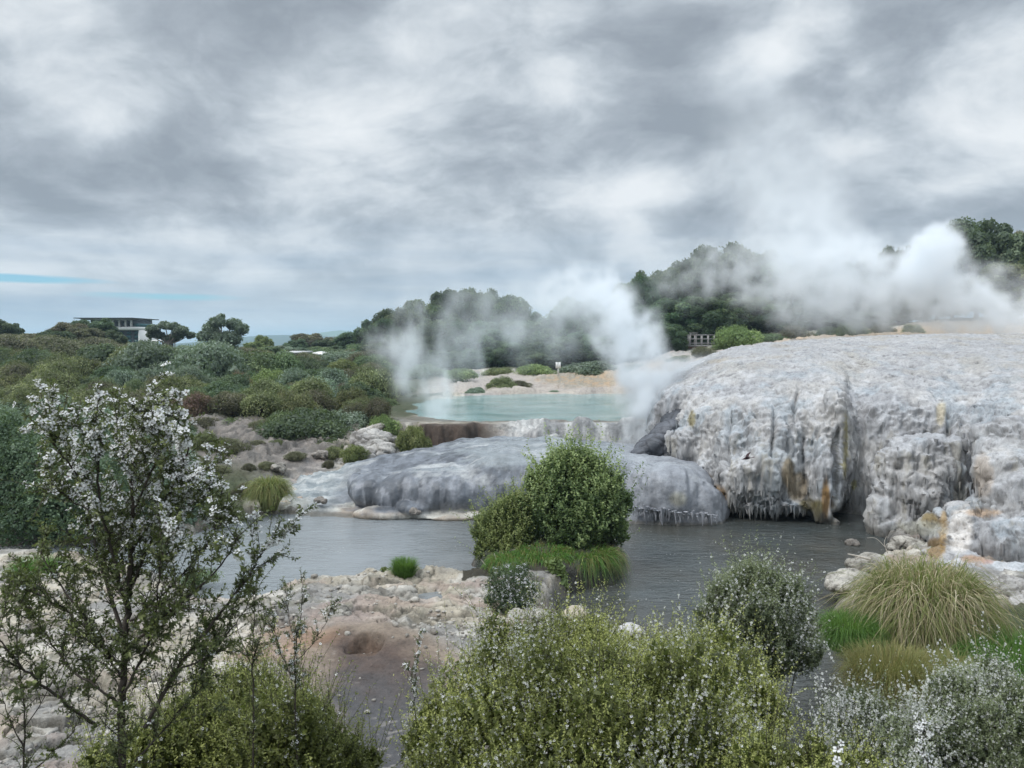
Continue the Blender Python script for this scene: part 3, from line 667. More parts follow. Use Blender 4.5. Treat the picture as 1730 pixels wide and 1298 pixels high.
# drip fringes along the overhanging lips
def drips(segs, seed, mat_tint=1):
    r = np.random.default_rng(seed); V = []; Fq = []; n = 0
    for (p0, p1, cnt, lmin, lmax, rad) in segs:
        p0 = np.array(p0); p1 = np.array(p1)
        for k in range(cnt):
            t = (k + r.uniform(-.4, .4)) / cnt; p = p0 + (p1 - p0) * t + np.array([0, r.uniform(-.12, .15), r.uniform(-.02, .1)])
            L = r.uniform(lmin, lmax) * (r.random() ** .5); rr = rad * r.uniform(.5, 1.2)
            zs = np.array([.35, 0, -.45, -.8, -1.0]) ; rs = np.array([1.5, 1, .55, .3, .08]) * rr
            th = np.arange(6) * math.pi / 3 + r.random()
            off = np.cumsum(r.normal(0, .012, (5, 2)), 0)
            for i in range(5):
                for a in th: V.append([p[0] + off[i, 0] + rs[i] * math.cos(a) * r.uniform(.8, 1.2), p[1] + off[i, 1] + rs[i] * math.sin(a), p[2] + zs[i] * L])
            for i in range(4):
                for j in range(6): Fq.append([n + i * 6 + j, n + i * 6 + (j + 1) % 6, n + i * 6 + 6 + (j + 1) % 6, n + i * 6 + 6 + j])
            n += 30
    return np.array(V), np.array(Fq)
dv, dq = drips([(P(1238, 858, 26.1), P(1300, 862, 25.7), 36, .2, .5, .07), (P(1300, 862, 25.7), P(1365, 858, 25.5), 36, .2, .6, .075), (P(1238, 860, 26.3), P(1375, 860, 26.0), 50, .15, .4, .07),
                (P(1425, 825, 26.3), P(1470, 830, 26.2), 14, .3, .9, .06), (P(1470, 880, 24.0), P(1500, 885, 23.8), 12, .5, 1.3, .06), (P(1655, 815, 24.5), P(1682, 800, 24.2), 9, .6, 1.5, .06),
                (P(1600, 850, 24.0), P(1640, 860, 23.7), 14, .2, .6, .05), (P(1700, 900, 20.2), P(1730, 905, 19.9), 14, .3, .9, .045), (P(1125, 772, 29.2), P(1180, 790, 28.0), 16, .2, .5, .05),
                (P(1250, 800, 25.6), P(1290, 803, 25.5), 7, .1, .25, .03)], 5)
def auto_drips(v, n, q, num, seed, lmin, lmax, rad, zmin):
    r = np.random.default_rng(seed); k = np.where((n[:, 2] < -.12) & (v[:, 2] > zmin) & (n[:, 1] < .25) & (v[:, 1] < 32))[0]; k = r.choice(k, min(num, len(k)), replace=False)
    return drips([(v[i] + np.array([0, .02, .06]), v[i] + np.array([0, .02, .06]), 1, lmin, lmax, rad * r.uniform(.6, 1.2)) for i in k], seed)
av, aq = auto_drips(v2, n2_, qq, 1500, 8, .12, .55, .042, .55)
dq = np.concatenate([dq, aq + len(dv)]); dv = np.concatenate([dv, av])
fr = obj('drip_fringe', make_mesh('drip_fringe', dv, [dq], MAT['terrace'], True, {'col': terrace_color(dv, dv * 0 + np.array([0, -1, 0])) * .95, 'wet': dv[:, 0] * 0 + .5}), terrace)
fr['kind'] = 'stuff'; fr['label'] = 'fringe of grey stalactites hanging along the lip'

# ---- the low wet dome
def dcol(u, pts): return [tuple(P(u, v, Y)) for v, Y in pts]
DC = [dcol(470, [(892, 26.6), (862, 27.2), (850, 28), (838, 29), (828, 30), (826, 33)]),
      dcol(520, [(890, 26.3), (858, 27.2), (838, 28.4), (822, 29.6), (806, 31), (800, 34)]),
      dcol(575, [(892, 26.1), (862, 26.9), (836, 28.2), (812, 29.6), (796, 31.4), (792, 35)]),
      dcol(640, [(896, 25.9), (865, 26.8), (842, 27.6), (802, 29), (777, 32), (772, 35)]),
      dcol(720, [(898, 25.6), (868, 26.6), (848, 27.2), (796, 28.4), (762, 32), (756, 35)]),
      dcol(800, [(900, 25.4), (872, 26.4), (842, 26.8), (780, 28.4), (748, 32.4), (745, 35)]),
      dcol(900, [(902, 25.2), (876, 26.2), (838, 26.5), (775, 28.2), (746, 32.6), (744, 35)]),
      dcol(1000, [(902, 25.1), (880, 25.9), (832, 26.3), (775, 28), (752, 31.5), (747, 35)]),
      dcol(1060, [(902, 25.0), (886, 25.6), (830, 26), (782, 27.4), (760, 30.4), (750, 35)]),
      dcol(1130, [(902, 25.0), (888, 25.4), (825, 25.7), (790, 27), (772, 29.6), (752, 35)]),
      dcol(1190, [(904, 25.0), (890, 25.3), (842, 25.5), (804, 26.6), (786, 28.6), (760, 34)]),
      dcol(1225, [(906, 25.2), (894, 25.6), (866, 25.9), (838, 26.6), (815, 28), (800, 32)])]
sv, sf = shell(DC, 150, 40, None, -.9)
dparts = [(sv, sf), PB(625, 828, 27.4, .75, .8, .6), PB(668, 838, 27.2, .9, .8, .62), PB(604, 820, 28, .3, .5, .4), PB(760, 830, 27.3, 2.2, 1.2, 1.0), PB(860, 825, 27.2, 2.0, 1.2, 1.2),
          PB(700, 858, 26.4, .6, .4, .22), PB(720, 850, 26.5, .35, .35, .25), PB(655, 868, 26.5, 1.2, .5, .16), PB(760, 874, 26.2, 1.2, .4, .14), PB(1130, 835, 26.2, 1.3, .9, .95), PB(1180, 850, 26, .7, .6, .7), PB(1090, 830, 26.6, .6, .8, .95)]
V0, F0 = join(dparts)
dvv, dqq = remeshed(V0, F0, .06)
dvv = smooth_v(dvv, dqq, 5); dn = vnormals(dvv, dqq)
x, y, z = dvv.T; steep = sstep(.95, .6, np.abs(dn[:, 2]))
w = dvv + .3 * (fbm(dvv * .9, 3, 81)[:, None] - .5)
fl = ridged(w * np.array([3.4, 1.2, .5]), 3, 82) - .62
right = sstep(3.5, 4.6, x)
disp = steep * (fl * (.09 + .15 * right) + (ridged(w * np.array([9, 4, .9]), 3, 86) - .6) * .05) + (fbm(dvv * 1.1, 5, 83) - .5) * .30 + (fbm(dvv * .5, 2, 87) - .5) * .35 + (1 - steep) * (ridged(w * np.array([1.1, 2.6, 1]), 4, 84) - .6) * .16
leftlow = sstep(-5.6, -7.2, x); disp += leftlow * ((ridged(dvv * 2.1, 4, 85) - .6) * .22 + (fbm(dvv * np.array([.8, 2.5, 1]), 4, 97) - .5) * .3)
d2 = dvv + dn * disp[:, None]
n1 = fbm(d2 * .6, 4, 91); n2 = fbm(d2 * np.array([.9, 2.6, 2.6]), 4, 92); st = fbm(w * np.array([3.0, 2.2, .4]), 4, 93)
c = lerp(np.array([.065, .073, .086]), np.array([.16, .175, .20]), sstep(.34, .66, st)[:, None]); c = lerp(c, np.array([.30, .31, .34]), (sstep(.54, .64, fbm(w * np.array([7, 5, .8]), 3, 94)) * .5 * steep)[:, None])
top = sstep(1.55, 1.85, z + (n2 - .5) * .7) * sstep(-9, -6, x); c = lerp(c, np.array([.26, .29, .30]), (top * .6)[:, None])
c = lerp(c, np.array([.42, .43, .43]), (sstep(.52, .74, fbm(w * np.array([.7, 2.2, 2.2]), 6, 95, .62)) * .75 * sstep(.7, 1.2, z))[:, None])
c = lerp(c, lerp(np.array([.19, .22, .23]), np.array([.44, .45, .44]), sstep(.35, .68, fbm(w * np.array([1.1, 3.5, 3]), 6, 96, .65))[:, None]), (leftlow * .9)[:, None])
c = lerp(c, np.array([.30, .31, .335]), (right * .6)[:, None])
sk = sstep(.34, .15, z + (n2 - .5) * .5) * sstep(1.5, .2, x) * sstep(.35, .55, n1 + .1); c = lerp(c, lerp(np.array([.56, .54, .48]), np.array([.38, .31, .24]), sstep(.4, .6, n2)[:, None]), (sk * (1 - .8 * right) * .9)[:, None])
c = lerp(c, np.array([.10, .09, .07]), (sstep(.12, .0, z) * .8)[:, None])
q = P(1140, 838, 25.7); dd = np.hypot((d2[:, 0] - q[0]) / .3, (d2[:, 2] - q[2]) / .25); c = lerp(c, np.array([.34, .32, .22]), ((1 - sstep(.5, 1.3, dd)) * .5)[:, None])
dome = obj('sinter_dome', make_mesh('sinter_dome', d2, [dqq], MAT['dome'], True, {'col': c, 'wet': np.clip(sstep(.3, .65, n1) * .5 + .5 * top, 0, 1)}))
tagp(dome, 'low smooth dark grey dome of wet sinter sloping into the stream', 'sinter dome', kind='structure')
dv, dq = drips([(P(1068, 862, 25.25), P(1125, 868, 25.1), 30, .1, .55, .06), (P(1125, 870, 25.05), P(1215, 876, 24.95), 26, .05, .4, .05)], 6)
fr = obj('drip_fringe', make_mesh('drip_fringe', dv, [dq], MAT['dome'], True, {'col': dv * 0 + np.array([.33, .34, .37]), 'wet': dv[:, 0] * 0 + .5}), dome)
fr['kind'] = 'stuff'

# ---- boulders: one skin each
def boulder(name, parts, voxel, label, cat='boulder', group=None, col0=(.30, .28, .245), col1=(.46, .43, .38), dark=(.11, .10, .085), amp=.12, sc=2.0, mat='boulder', seed=1, ledge=0):
    V0, F0 = join(parts); v, q = remeshed(V0, F0, voxel); v = smooth_v(v, q, 2); n = vnormals(v, q)
    d = (ridged(v * sc, 4, seed) - .6) * amp * 1.3 + (fbm(v * sc * .6, 3, seed + 5) - .5) * amp * 2
    if ledge:
        zz = v[:, 2] * ledge + fbm(v * .9, 3, seed + 6) * 1.6; fz = zz - np.floor(zz); d = d - amp * .7 * np.exp(-((fz - .5) / .13) ** 2) * sstep(.9, .5, np.abs(n[:, 2]))
    e_, cc, _, _ = cells((v[:, 0] + .3 * v[:, 2]) * sc * 1.2, (v[:, 1] * .8 + v[:, 2] * 1.1) * sc * 1.2, seed); d = d + amp * ((cc - .5) * .7 - .6 * sstep(.12, 0, e_))
    v = v + n * d[:, None]
    a = fbm(v * sc * .5, 4, seed + 1); b = fbm(v * sc * 2.2, 4, seed + 2)
    c = lerp(np.array(col0), np.array(col1), sstep(.35, .65, a)[:, None]); c = lerp(c, np.array(dark), (sstep(.56, .7, b) * .65)[:, None]); c = lerp(c, np.array(dark), (sstep(.07, 0, e_) * .6)[:, None])
    ctr = v.mean(0); ctr[2] = v[:, 2].min()
    o = obj(name, make_mesh(name, v - ctr, [q], MAT[mat], True, {'col': c, 'wet': v[:, 0] * 0}), None, ctr)
    tagp(o, label, cat, group); return o
boulder('boulder', [PB(1098, 752, 29.4, .72, .7, .36, 0, 30), PB(1120, 728, 29.8, .7, .7, .3, 0, 34), PB(1082, 766, 29.2, .45, .5, .26, 0, 20), PB(1140, 705, 30.4, .6, .6, .3, 0, 34), PB(1120, 760, 29.3, .5, .5, .4)], .04,
        'dark blue-grey wet boulder at the foot of the geyser steam', col0=(.05, .055, .065), col1=(.10, .105, .12), dark=(.03, .03, .035), amp=.07, sc=1.6, mat='dome', seed=11)
sh = dict(amp=.12, sc=2.4, ledge=4)
boulder('boulder', [PB(610, 1030, 16.6, .85, .7, .42), PB(570, 1050, 16.0, .5, .45, .33), PB(665, 1015, 17.0, .55, .6, .22), PB(580, 1015, 17.3, .6, .6, .25)], .035, 'broad cream boulder on the near rock shelf below the grass tuft', seed=21, **sh)
boulder('boulder', [PB(760, 1065, 15.6, .75, .5, .3), PB(810, 1058, 15.8, .4, .45, .28), PB(715, 1048, 16.0, .4, .35, .15)], .03, 'flat layered cream boulder at the near right end of the rock shelf', seed=22, **sh)
boulder('boulder', [PB(565, 1045, 15.2, .34, .3, .3)], .025, 'rounded grey boulder left of the broad cream boulder', seed=23, amp=.06, sc=3)
boulder('boulder', [PB(975, 1036, 16.0, .24, .22, .15), PB(965, 1040, 15.8, .2, .2, .12)], .025, 'smooth pale tan stone at the edge of dark water behind the foreground bush', seed=24, amp=.04, sc=2, col0=(.5, .44, .34), col1=(.56, .50, .40), dark=(.4, .35, .28))
boulder('boulder', [PB(900, 1038, 15.8, .3, .26, .12), PB(876, 1042, 15.6, .22, .22, .12)], .03, 'pale rock half hidden behind the top of the foreground bush', seed=25, amp=.06, sc=3)
boulder('boulder', [PB(1065, 1068, 13.8, .26, .22, .12), PB(1048, 1070, 13.8, .15, .15, .10)], .025, 'whitish rough rock beside the stream above the foreground bush', seed=26, amp=.05, sc=4, col0=(.5, .48, .46), col1=(.6, .58, .56))
boulder('boulder', [PB(1530, 918, 22.2, .42, .35, .24), PB(1515, 926, 22.2, .25, .3, .15)], .03, 'pale angular rock between the bulbous sinter rock and the big tussock', seed=27, amp=.07, sc=3)
boulder('boulder', [PB(1440, 985, 18.0, .55, .5, .3), PB(1470, 955, 18.6, .6, .4, .25), PB(1420, 990, 17.6, .3, .3, .16)], .035, 'cream boulder at the water edge behind the left side of the big tussock', seed=28, amp=.07, sc=3)
boulder('boulder', [PB(1720, 1020, 16.6, .5, .5, .5), PB(1700, 1000, 17.2, .5, .5, .35), PB(1740, 1040, 16, .5, .5, .4)], .035, 'dark fissured rock at the right edge above the tussock', seed=29, amp=.1, sc=3, col0=(.25, .24, .22), col1=(.42, .40, .38), ledge=5)
boulder('boulder', [PB(610, 772, 33.8, .9, .9, .5), PB(650, 765, 34, .7, .7, .5), PB(580, 785, 33.2, .6, .6, .3), PB(630, 745, 35, 1.0, .8, .5)], .06, 'cracked grey rock outcrop on the far bank under two light green shrubs', seed=30, amp=.16, sc=1.4, col0=(.30, .285, .27), col1=(.46, .44, .41), dark=(.08, .07, .06), ledge=2)
boulder('boulder', [PB(625, 728, 36.5, .8, .5, .25, 0, 20)], .05, 'pale slanting rock slab below the reddish scrub', seed=31, amp=.07, sc=2)
boulder('boulder', [PB(720, 792, 33.2, .5, .5, .22), PB(690, 790, 33.2, .7, .5, .2)], .05, 'low pale rock at the upper edge of the wet dome', seed=32, amp=.07, sc=2)
r = np.random.default_rng(3)
for k, (u, v, Y, s, lab) in enumerate([(790, 1000, 18.6, .26, 'small pinkish rock at the island end of the rock shelf'), (825, 1015, 17.6, .22, 'small tan rock left of the white-flecked bush'), (770, 1022, 17.4, .3, 'flat pinkish rock right of the puddle'),
        (640, 1062, 15.2, .16, 'small cream stone between the two shelf boulders'), (690, 1048, 15.6, .18, 'small cream stone below the puddle'), (795, 1035, 16.6, .2, 'small grey stone above the layered boulder'), (610, 1068, 14.9, .14, 'small stone under the broad cream boulder'),
        (28, 975, 19.2, .35, 'pale rock at the left edge of the near bank'), (75, 962, 19.6, .25, 'rounded pale rock left of the bright grass patch'), (5, 962, 19.6, .3, 'pale rock at the far left by the dark water'), (130, 1000, 17.6, .3, 'cream rock in front of the bright grass patch'),
        (540, 845, 27.0, .22, 'white crusted stone at the tip of the grey dome'), (700, 864, 26.0, .2, 'small white stone at the foot of the grey dome'), (1440, 918, 22.8, .2, 'low pale rock awash in the stream under the dark cave'),
        (470, 790, 30.8, .35, 'small rock on the pale flat of the far bank'), (395, 775, 32, .4, 'dark brown rock on the eroded far bank'), (540, 768, 33, .35, 'grey rock at the left of the cracked outcrop')]):
    boulder('rock', [PB(u, v, Y, s, s * .8, s * .55, r.uniform(0, 90)), PB(u + 6, v + 2, Y - .1, s * .6, s * .6, s * .5)], .03 if Y < 24 else .04, lab, 'rock', seed=50 + k, amp=s * .3, sc=1.2 / s,
            **(dict(col0=(.2, .18, .16), col1=(.3, .27, .24)) if 'dark' in lab or 'grey' in lab else {}))
# ------------------------------------------------------------------ plants
def rdirs(r, n, up=.0):
    d = r.normal(0, 1, (n, 3)); d[:, 2] += up; return nrm(d)
def crown_mb(r, lobes, n, L, W, up=.25, inner=.25, jitter=.6, tvar=.5, core=.3, rough=1.0):
    """leaves spread over and just inside a cluster of lobes (x,y,z,rx,ry,rz)"""
    lobes = np.array(lobes, dtype=float); area = lobes[:, 3] * lobes[:, 5]; k = r.choice(len(lobes), n, p=area / area.sum())
    d = rdirs(r, n, up); rad = np.where(r.random(n) < inner, r.uniform(.35, .9, n), r.normal(1.0, .09, n))
    lump = 1 - .26 * rough + .52 * rough * fbm(d * 2.6 + k[:, None] * 3.7, 4, 5)
    c = lobes[k, :3]; rr = lobes[k, 3:6]; pos = c + d * rr * (rad * lump)[:, None]
    keep = np.ones(n, bool)
    for i, lb in enumerate(lobes):
        q = ((pos - lb[:3]) / (lb[3:6] * .72)); keep &= ~((np.sum(q * q, 1) < 1) & (k != i) & (r.random(n) < .85))
    pos, d, k = pos[keep], d[keep], k[keep]; n = len(pos)
    nor = nrm(d + r.normal(0, jitter, (n, 3))); t = r.normal(0, 1, (n, 3)); t[:, 2] += .5; t = nrm(t - nor * np.sum(t * nor, 1, keepdims=True))
    lt = r.random(len(lobes)); tint = np.clip(.5 + (lt[k] - .5) * tvar + r.normal(0, .16, n) + .25 * (fbm(pos * 1.2, 3, 9) - .5) * 2 * tvar, 0, 1)
    m = MB(); m.leaves(pos - t * L / 2, t, nor, L * r.uniform(.6, 1.3, n), W * r.uniform(.6, 1.3, n), tint)
    if core:   # deeper leaves: inner shade put into a darker tint, larger so that the crown closes
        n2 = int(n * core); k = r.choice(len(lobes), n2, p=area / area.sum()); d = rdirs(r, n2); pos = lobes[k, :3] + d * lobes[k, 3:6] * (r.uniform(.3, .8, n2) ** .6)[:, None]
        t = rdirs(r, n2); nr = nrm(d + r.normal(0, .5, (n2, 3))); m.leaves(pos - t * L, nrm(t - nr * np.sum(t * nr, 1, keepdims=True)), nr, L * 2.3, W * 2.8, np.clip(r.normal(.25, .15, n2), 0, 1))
    return m
def mound_lobes(r, n, R_=1.0, H=.8, small=.42):
    lb = [(0, 0, H * .35, R_ * .72, R_ * .72, H * .6)]
    for i in range(n):
        a = r.uniform(0, 2 * math.pi); q = r.uniform(.2, .85) * R_; s = small * r.uniform(.7, 1.25) * R_
        z = H * (.78 - .55 * (q / R_) ** 1.6) * r.uniform(.75, 1.15)
        lb.append((q * math.cos(a), q * math.sin(a), max(z, s * .3), s, s, s * .8))
    return lb
def stems_mb(r, n, H, spread, rad, base=0.0):
    m = MB()
    for i in range(n):
        a = r.uniform(0, 6.28); e = spread * r.uniform(.3, 1)
        pts = [(0, 0, -.15), (.25 * e * math.cos(a), .25 * e * math.sin(a), H * .3), (.6 * e * math.cos(a + .2), .6 * e * math.sin(a + .2), H * .65), (e * math.cos(a), e * math.sin(a), H)]
        m.tube(catmull(pts, 9), np.linspace(rad, rad * .25, 9), 5)
    return m
def link_copy(src, loc, rz, s, label=None, group=None):
    r_ = src.copy(); COL.objects.link(r_); r_.location = loc; r_.rotation_euler = (0, 0, rz); r_.scale = s if hasattr(s, '__len__') else (s, s, s)
    if label: r_['label'] = label
    if group: r_['group'] = group
    for ch in list(src.children):
        c_ = ch.copy(); COL.objects.link(c_); c_.parent = r_
    return r_

G = {}
G['dark'] = leaf_mat('leaf_dark_green', (.041, .066, .038), (.090, .132, .074), (.204, .264, .156))
G['forest'] = leaf_mat('leaf_forest', (.029, .060, .031), (.066, .114, .054), (.156, .216, .096), objvar=.3)
G['olive'] = leaf_mat('leaf_olive', (.090, .099, .048), (.193, .207, .097), (.359, .373, .179))
G['grey'] = leaf_mat('leaf_grey_green', (.083, .117, .083), (.186, .248, .179), (.386, .455, .373))
G['brown'] = leaf_mat('leaf_brown_green', (.076, .069, .049), (.159, .149, .094), (.276, .255, .166))
G['red'] = leaf_mat('leaf_rusty', (.10, .06, .05), (.19, .11, .09), (.28, .19, .14))
G['mid'] = leaf_mat('leaf_mid_green', (.069, .103, .053), (.145, .200, .097), (.276, .345, .166))
G['light'] = leaf_mat('leaf_light_green', (.108, .144, .054), (.216, .270, .096), (.372, .432, .180))
G['isle'] = leaf_mat('leaf_islet_green', (.046, .085, .033), (.137, .202, .078), (.338, .416, .169), objvar=.02)
G['light2'] = leaf_mat('leaf_islet_olive', (.065, .098, .033), (.156, .195, .065), (.286, .325, .117), objvar=.02)
rp = np.random.default_rng(11)
kinds = {'dark': ('dark green', 4200, .13), 'olive': ('olive green', 4200, .12), 'grey': ('grey-green', 4200, .12), 'brown': ('brownish green', 4500, .11), 'red': ('rusty red-brown', 3000, .10), 'mid': ('mid green', 4200, .13), 'light': ('light yellow-green', 3600, .12)}
SHRUB = {}
def shrub_proto(kind, var):
    key = (kind, var)
    if key in SHRUB: return SHRUB[key]
    nm, n, L = kinds[kind]; r = np.random.default_rng(hash_(kind) + var * 13)
    lb = mound_lobes(r, 16 + var * 4, 1.0, .95, .34)
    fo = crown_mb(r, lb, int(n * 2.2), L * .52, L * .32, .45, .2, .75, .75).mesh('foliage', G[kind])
    st = stems_mb(r, 5, .75, .6, .035).mesh('stems', MAT['bark'])
    SHRUB[key] = (fo, st); return SHRUB[key]
def hash_(s): return sum(ord(c) * (i + 7) for i, c in enumerate(s))
def shrub(kind, var, x, y, rad, hgt, label, group=None, z=None, name='shrub', cat='shrub', rz=None):
    fo, st = shrub_proto(kind, var)
    z = ground_z(x, y) if z is None else z
    e = empty(name, (x, y, z - .08), rp.uniform(0, 6.28) if rz is None else rz); e.scale = (rad, rad, hgt)
    obj('foliage', fo, e); obj('stems', st, e)
    tagp(e, label, cat, group); return e
# scrub over the left hill: one object per bush
placed = []
def try_place(x, y, rad, k=.8):
    for (a, b, c) in placed:
        if (a - x) ** 2 + (b - y) ** 2 < (k * (rad + c)) ** 2: return False
    placed.append((x, y, rad)); return True
for (u, v, Y, a, b, kd, lb, vr) in [(255, 640, 62, 70, 84, 'grey', 'large grey-green rounded bush left of centre on the hillside', 0), (350, 640, 60, 74, 90, 'grey', 'largest grey-green bush in the middle of the hillside', 1), (420, 622, 64, 66, 66, 'mid', 'wide green domed bush on the hillside under the loose skyline tree', 0),
        (70, 640, 62, 60, 56, 'dark', 'dark rounded bush low on the left hillside', 1), (180, 620, 72, 66, 60, 'dark', 'dark bush below the building on the hillside', 0), (100, 600, 84, 60, 50, 'brown', 'large brownish bush on the upper left hillside', 1), (500, 668, 52, 40, 60, 'grey', 'silver-grey leaning bush on the right flank of the hillside', 0),
        (540, 700, 47, 44, 56, 'grey', 'silvery bush at the lower right of the hillside', 1), (380, 700, 47, 50, 44, 'dark', 'dark bush above the bare scarp', 0), (300, 690, 48, 52, 50, 'olive', 'olive bush behind the blossom on the hillside', 1), (60, 690, 46, 70, 50, 'olive', 'wide yellowish bush at the lower left of the hillside', 0),
        (455, 655, 55, 34, 50, 'light', 'yellow-green bush in the middle of the hillside', 0), (620, 650, 64, 34, 30, 'mid', 'green bush beside the steam on the right end of the hillside', 1), (15, 610, 78, 50, 60, 'brown', 'brown-green bush at the left edge of the hillside', 0), (405, 655, 53, 20, 50, 'red', 'rusty red dead bush in the middle of the hillside', 1), (375, 720, 43, 28, 26, 'red', 'low rusty bush above the scarp', 0),
        (575, 680, 50, 26, 40, 'red', 'reddish brown bush at the right of the hillside', 1), (130, 655, 54, 44, 40, 'light', 'pale yellow-green bush on the left hillside', 1)]:
    q = P(u, v, Y); k = PXM(Y); placed.append((q[0], q[1], a * k * .8)); shrub(kd, vr, q[0], q[1], a * k, b * k, lb)
cnt = 0
for it in range(9000):
    if cnt >= 250: break
    y = 38.5 + 72 * rp.random() ** 1.25; u = rp.uniform(-120, 690); x = PX(u, y)
    if x > -5.8 - (0 if y < 52 else -.02 * (y - 52)) and y < 60: continue
    if y >= 60 and u > 640 : continue
    if y > 56 and u > 560 and y < 84 and x > -7.5: continue
    # bare tongue beside the pool
    if 640 < u and y < 60: continue
    rad = rp.uniform(.8, 1.5) * (1 + (y - 38) / 50)
    if x > -9 and y < 50: rad *= .65
    if not try_place(x, y, rad, .60): continue
    q = fbm(np.array([[x * .12, y * .12, 3.3]]), 3, 200)[0] + rp.normal(0, .09); left = sstep(-14, -30, x) * .12
    v = q + left
    kind = 'grey' if v < .38 else 'mid' if v < .46 else 'dark' if v < .54 else 'brown' if v < .66 else 'olive'
    if rp.random() < .045: kind = 'red'
    if rp.random() < .04: kind = 'light'
    h = rad * rp.uniform(1.0, 1.5) * (1 - .42 * sstep(62, 88, y))
    shrub(kind, int(rp.integers(0, 2)), x, y, rad, h, kinds[kind][0] + ' bush in the dense scrub on the left hillside', kinds[kind][0] + ' scrub bushes on the left hillside'); cnt += 1
# bushes one can single out 
def sp(u, v, Y, rpx, hpx, kind, label, var=0, group=None, dz=0):
    """foot at that pixel and depth; width and height given in photo pixels"""
    q = P(u, v, Y); k = PXM(Y); z = min(q[2], 99)
    return shrub(kind, var, q[0], q[1], rpx * k, hpx * k, label, group, z=ground_z(q[0], q[1]) if dz is None else q[2] + dz)
sp(330, 815, 29.5, 40, 46, 'olive', 'olive bush on the far bank behind the blossom', 1)
sp(415, 838, 28.2, 22, 26, 'brown', 'low dry bush just left of the round tussock')
sp(300, 770, 34, 50, 50, 'grey', 'grey-green bush at the left end of the bare scarp', 1)
for k_, (u, v, Y, a, b, kd) in enumerate([(250, 780, 33, 40, 40, 'brown'), (300, 745, 36, 36, 40, 'dark'), (345, 735, 37, 34, 34, 'brown'), (395, 735, 37.5, 30, 30, 'mid'), (440, 735, 37, 30, 30, 'brown'), (370, 800, 30, 22, 18, 'brown'), (450, 790, 31, 16, 14, 'brown'), (500, 775, 32.5, 20, 16, 'brown'), (465, 758, 34.5, 20, 18, 'olive'), (215, 800, 30, 44, 50, 'mid'), (150, 770, 34, 50, 50, 'dark'), (620, 755, 35, 14, 12, 'brown')]):
    sp(u, v, Y, a, b, kd, kinds[kd][0] + ' low bush at the foot of the hillside above the eroded bank', k_ % 2, group=kinds[kd][0] + ' low bushes above the eroded bank')
sp(520, 748, 37.0, 78, 62, 'dark', 'dark green bush overhanging the top of the bare scarp', 0)
sp(590, 742, 38.5, 55, 55, 'grey', 'grey-green bush right of the dark bush over the scarp', 1)
sp(560, 765, 35.0, 30, 30, 'mid', 'low green shrub below the dark bush over the scarp')
sp(478, 745, 37.5, 45, 50, 'mid', 'mid green bush at the left end of the bushes over the scarp', 1)
sp(695, 768, 34.2, 32, 52, 'light', 'tall light green shrub beside the dark drop under the pool')
sp(650, 742, 37.0, 26, 46, 'light', 'light green shrub behind the cracked outcrop', 1)
sp(600, 778, 33.0, 26, 30, 'light', 'low yellow-green shrub on the cracked grey outcrop', 0)
sp(565, 775, 33.6, 22, 24, 'olive', 'small olive shrub left of the cracked outcrop', 1)
sp(640, 722, 39.0, 26, 24, 'olive', 'small olive shrub above the pale slanting slab')
sp(610, 715, 40, 30, 26, 'brown', 'brown-green low shrub by the reddish scrub', 1)
sp(345, 765, 32.5, 26, 38, 'olive', 'olive shrub standing on the bare brown scarp')
sp(390, 770, 32.5, 30, 34, 'brown', 'dry brown shrub on the bare scarp', 1)
sp(430, 760, 34, 22, 20, 'brown', 'small dry shrub right of the dry brown shrub')
sp(555, 790, 32, 10, 16, 'brown', 'tiny dry shrub on the pale flat')
sp(420, 795, 30.6, 14, 16, 'brown', 'tiny brown shrub above the tussock on the far bank', 1)
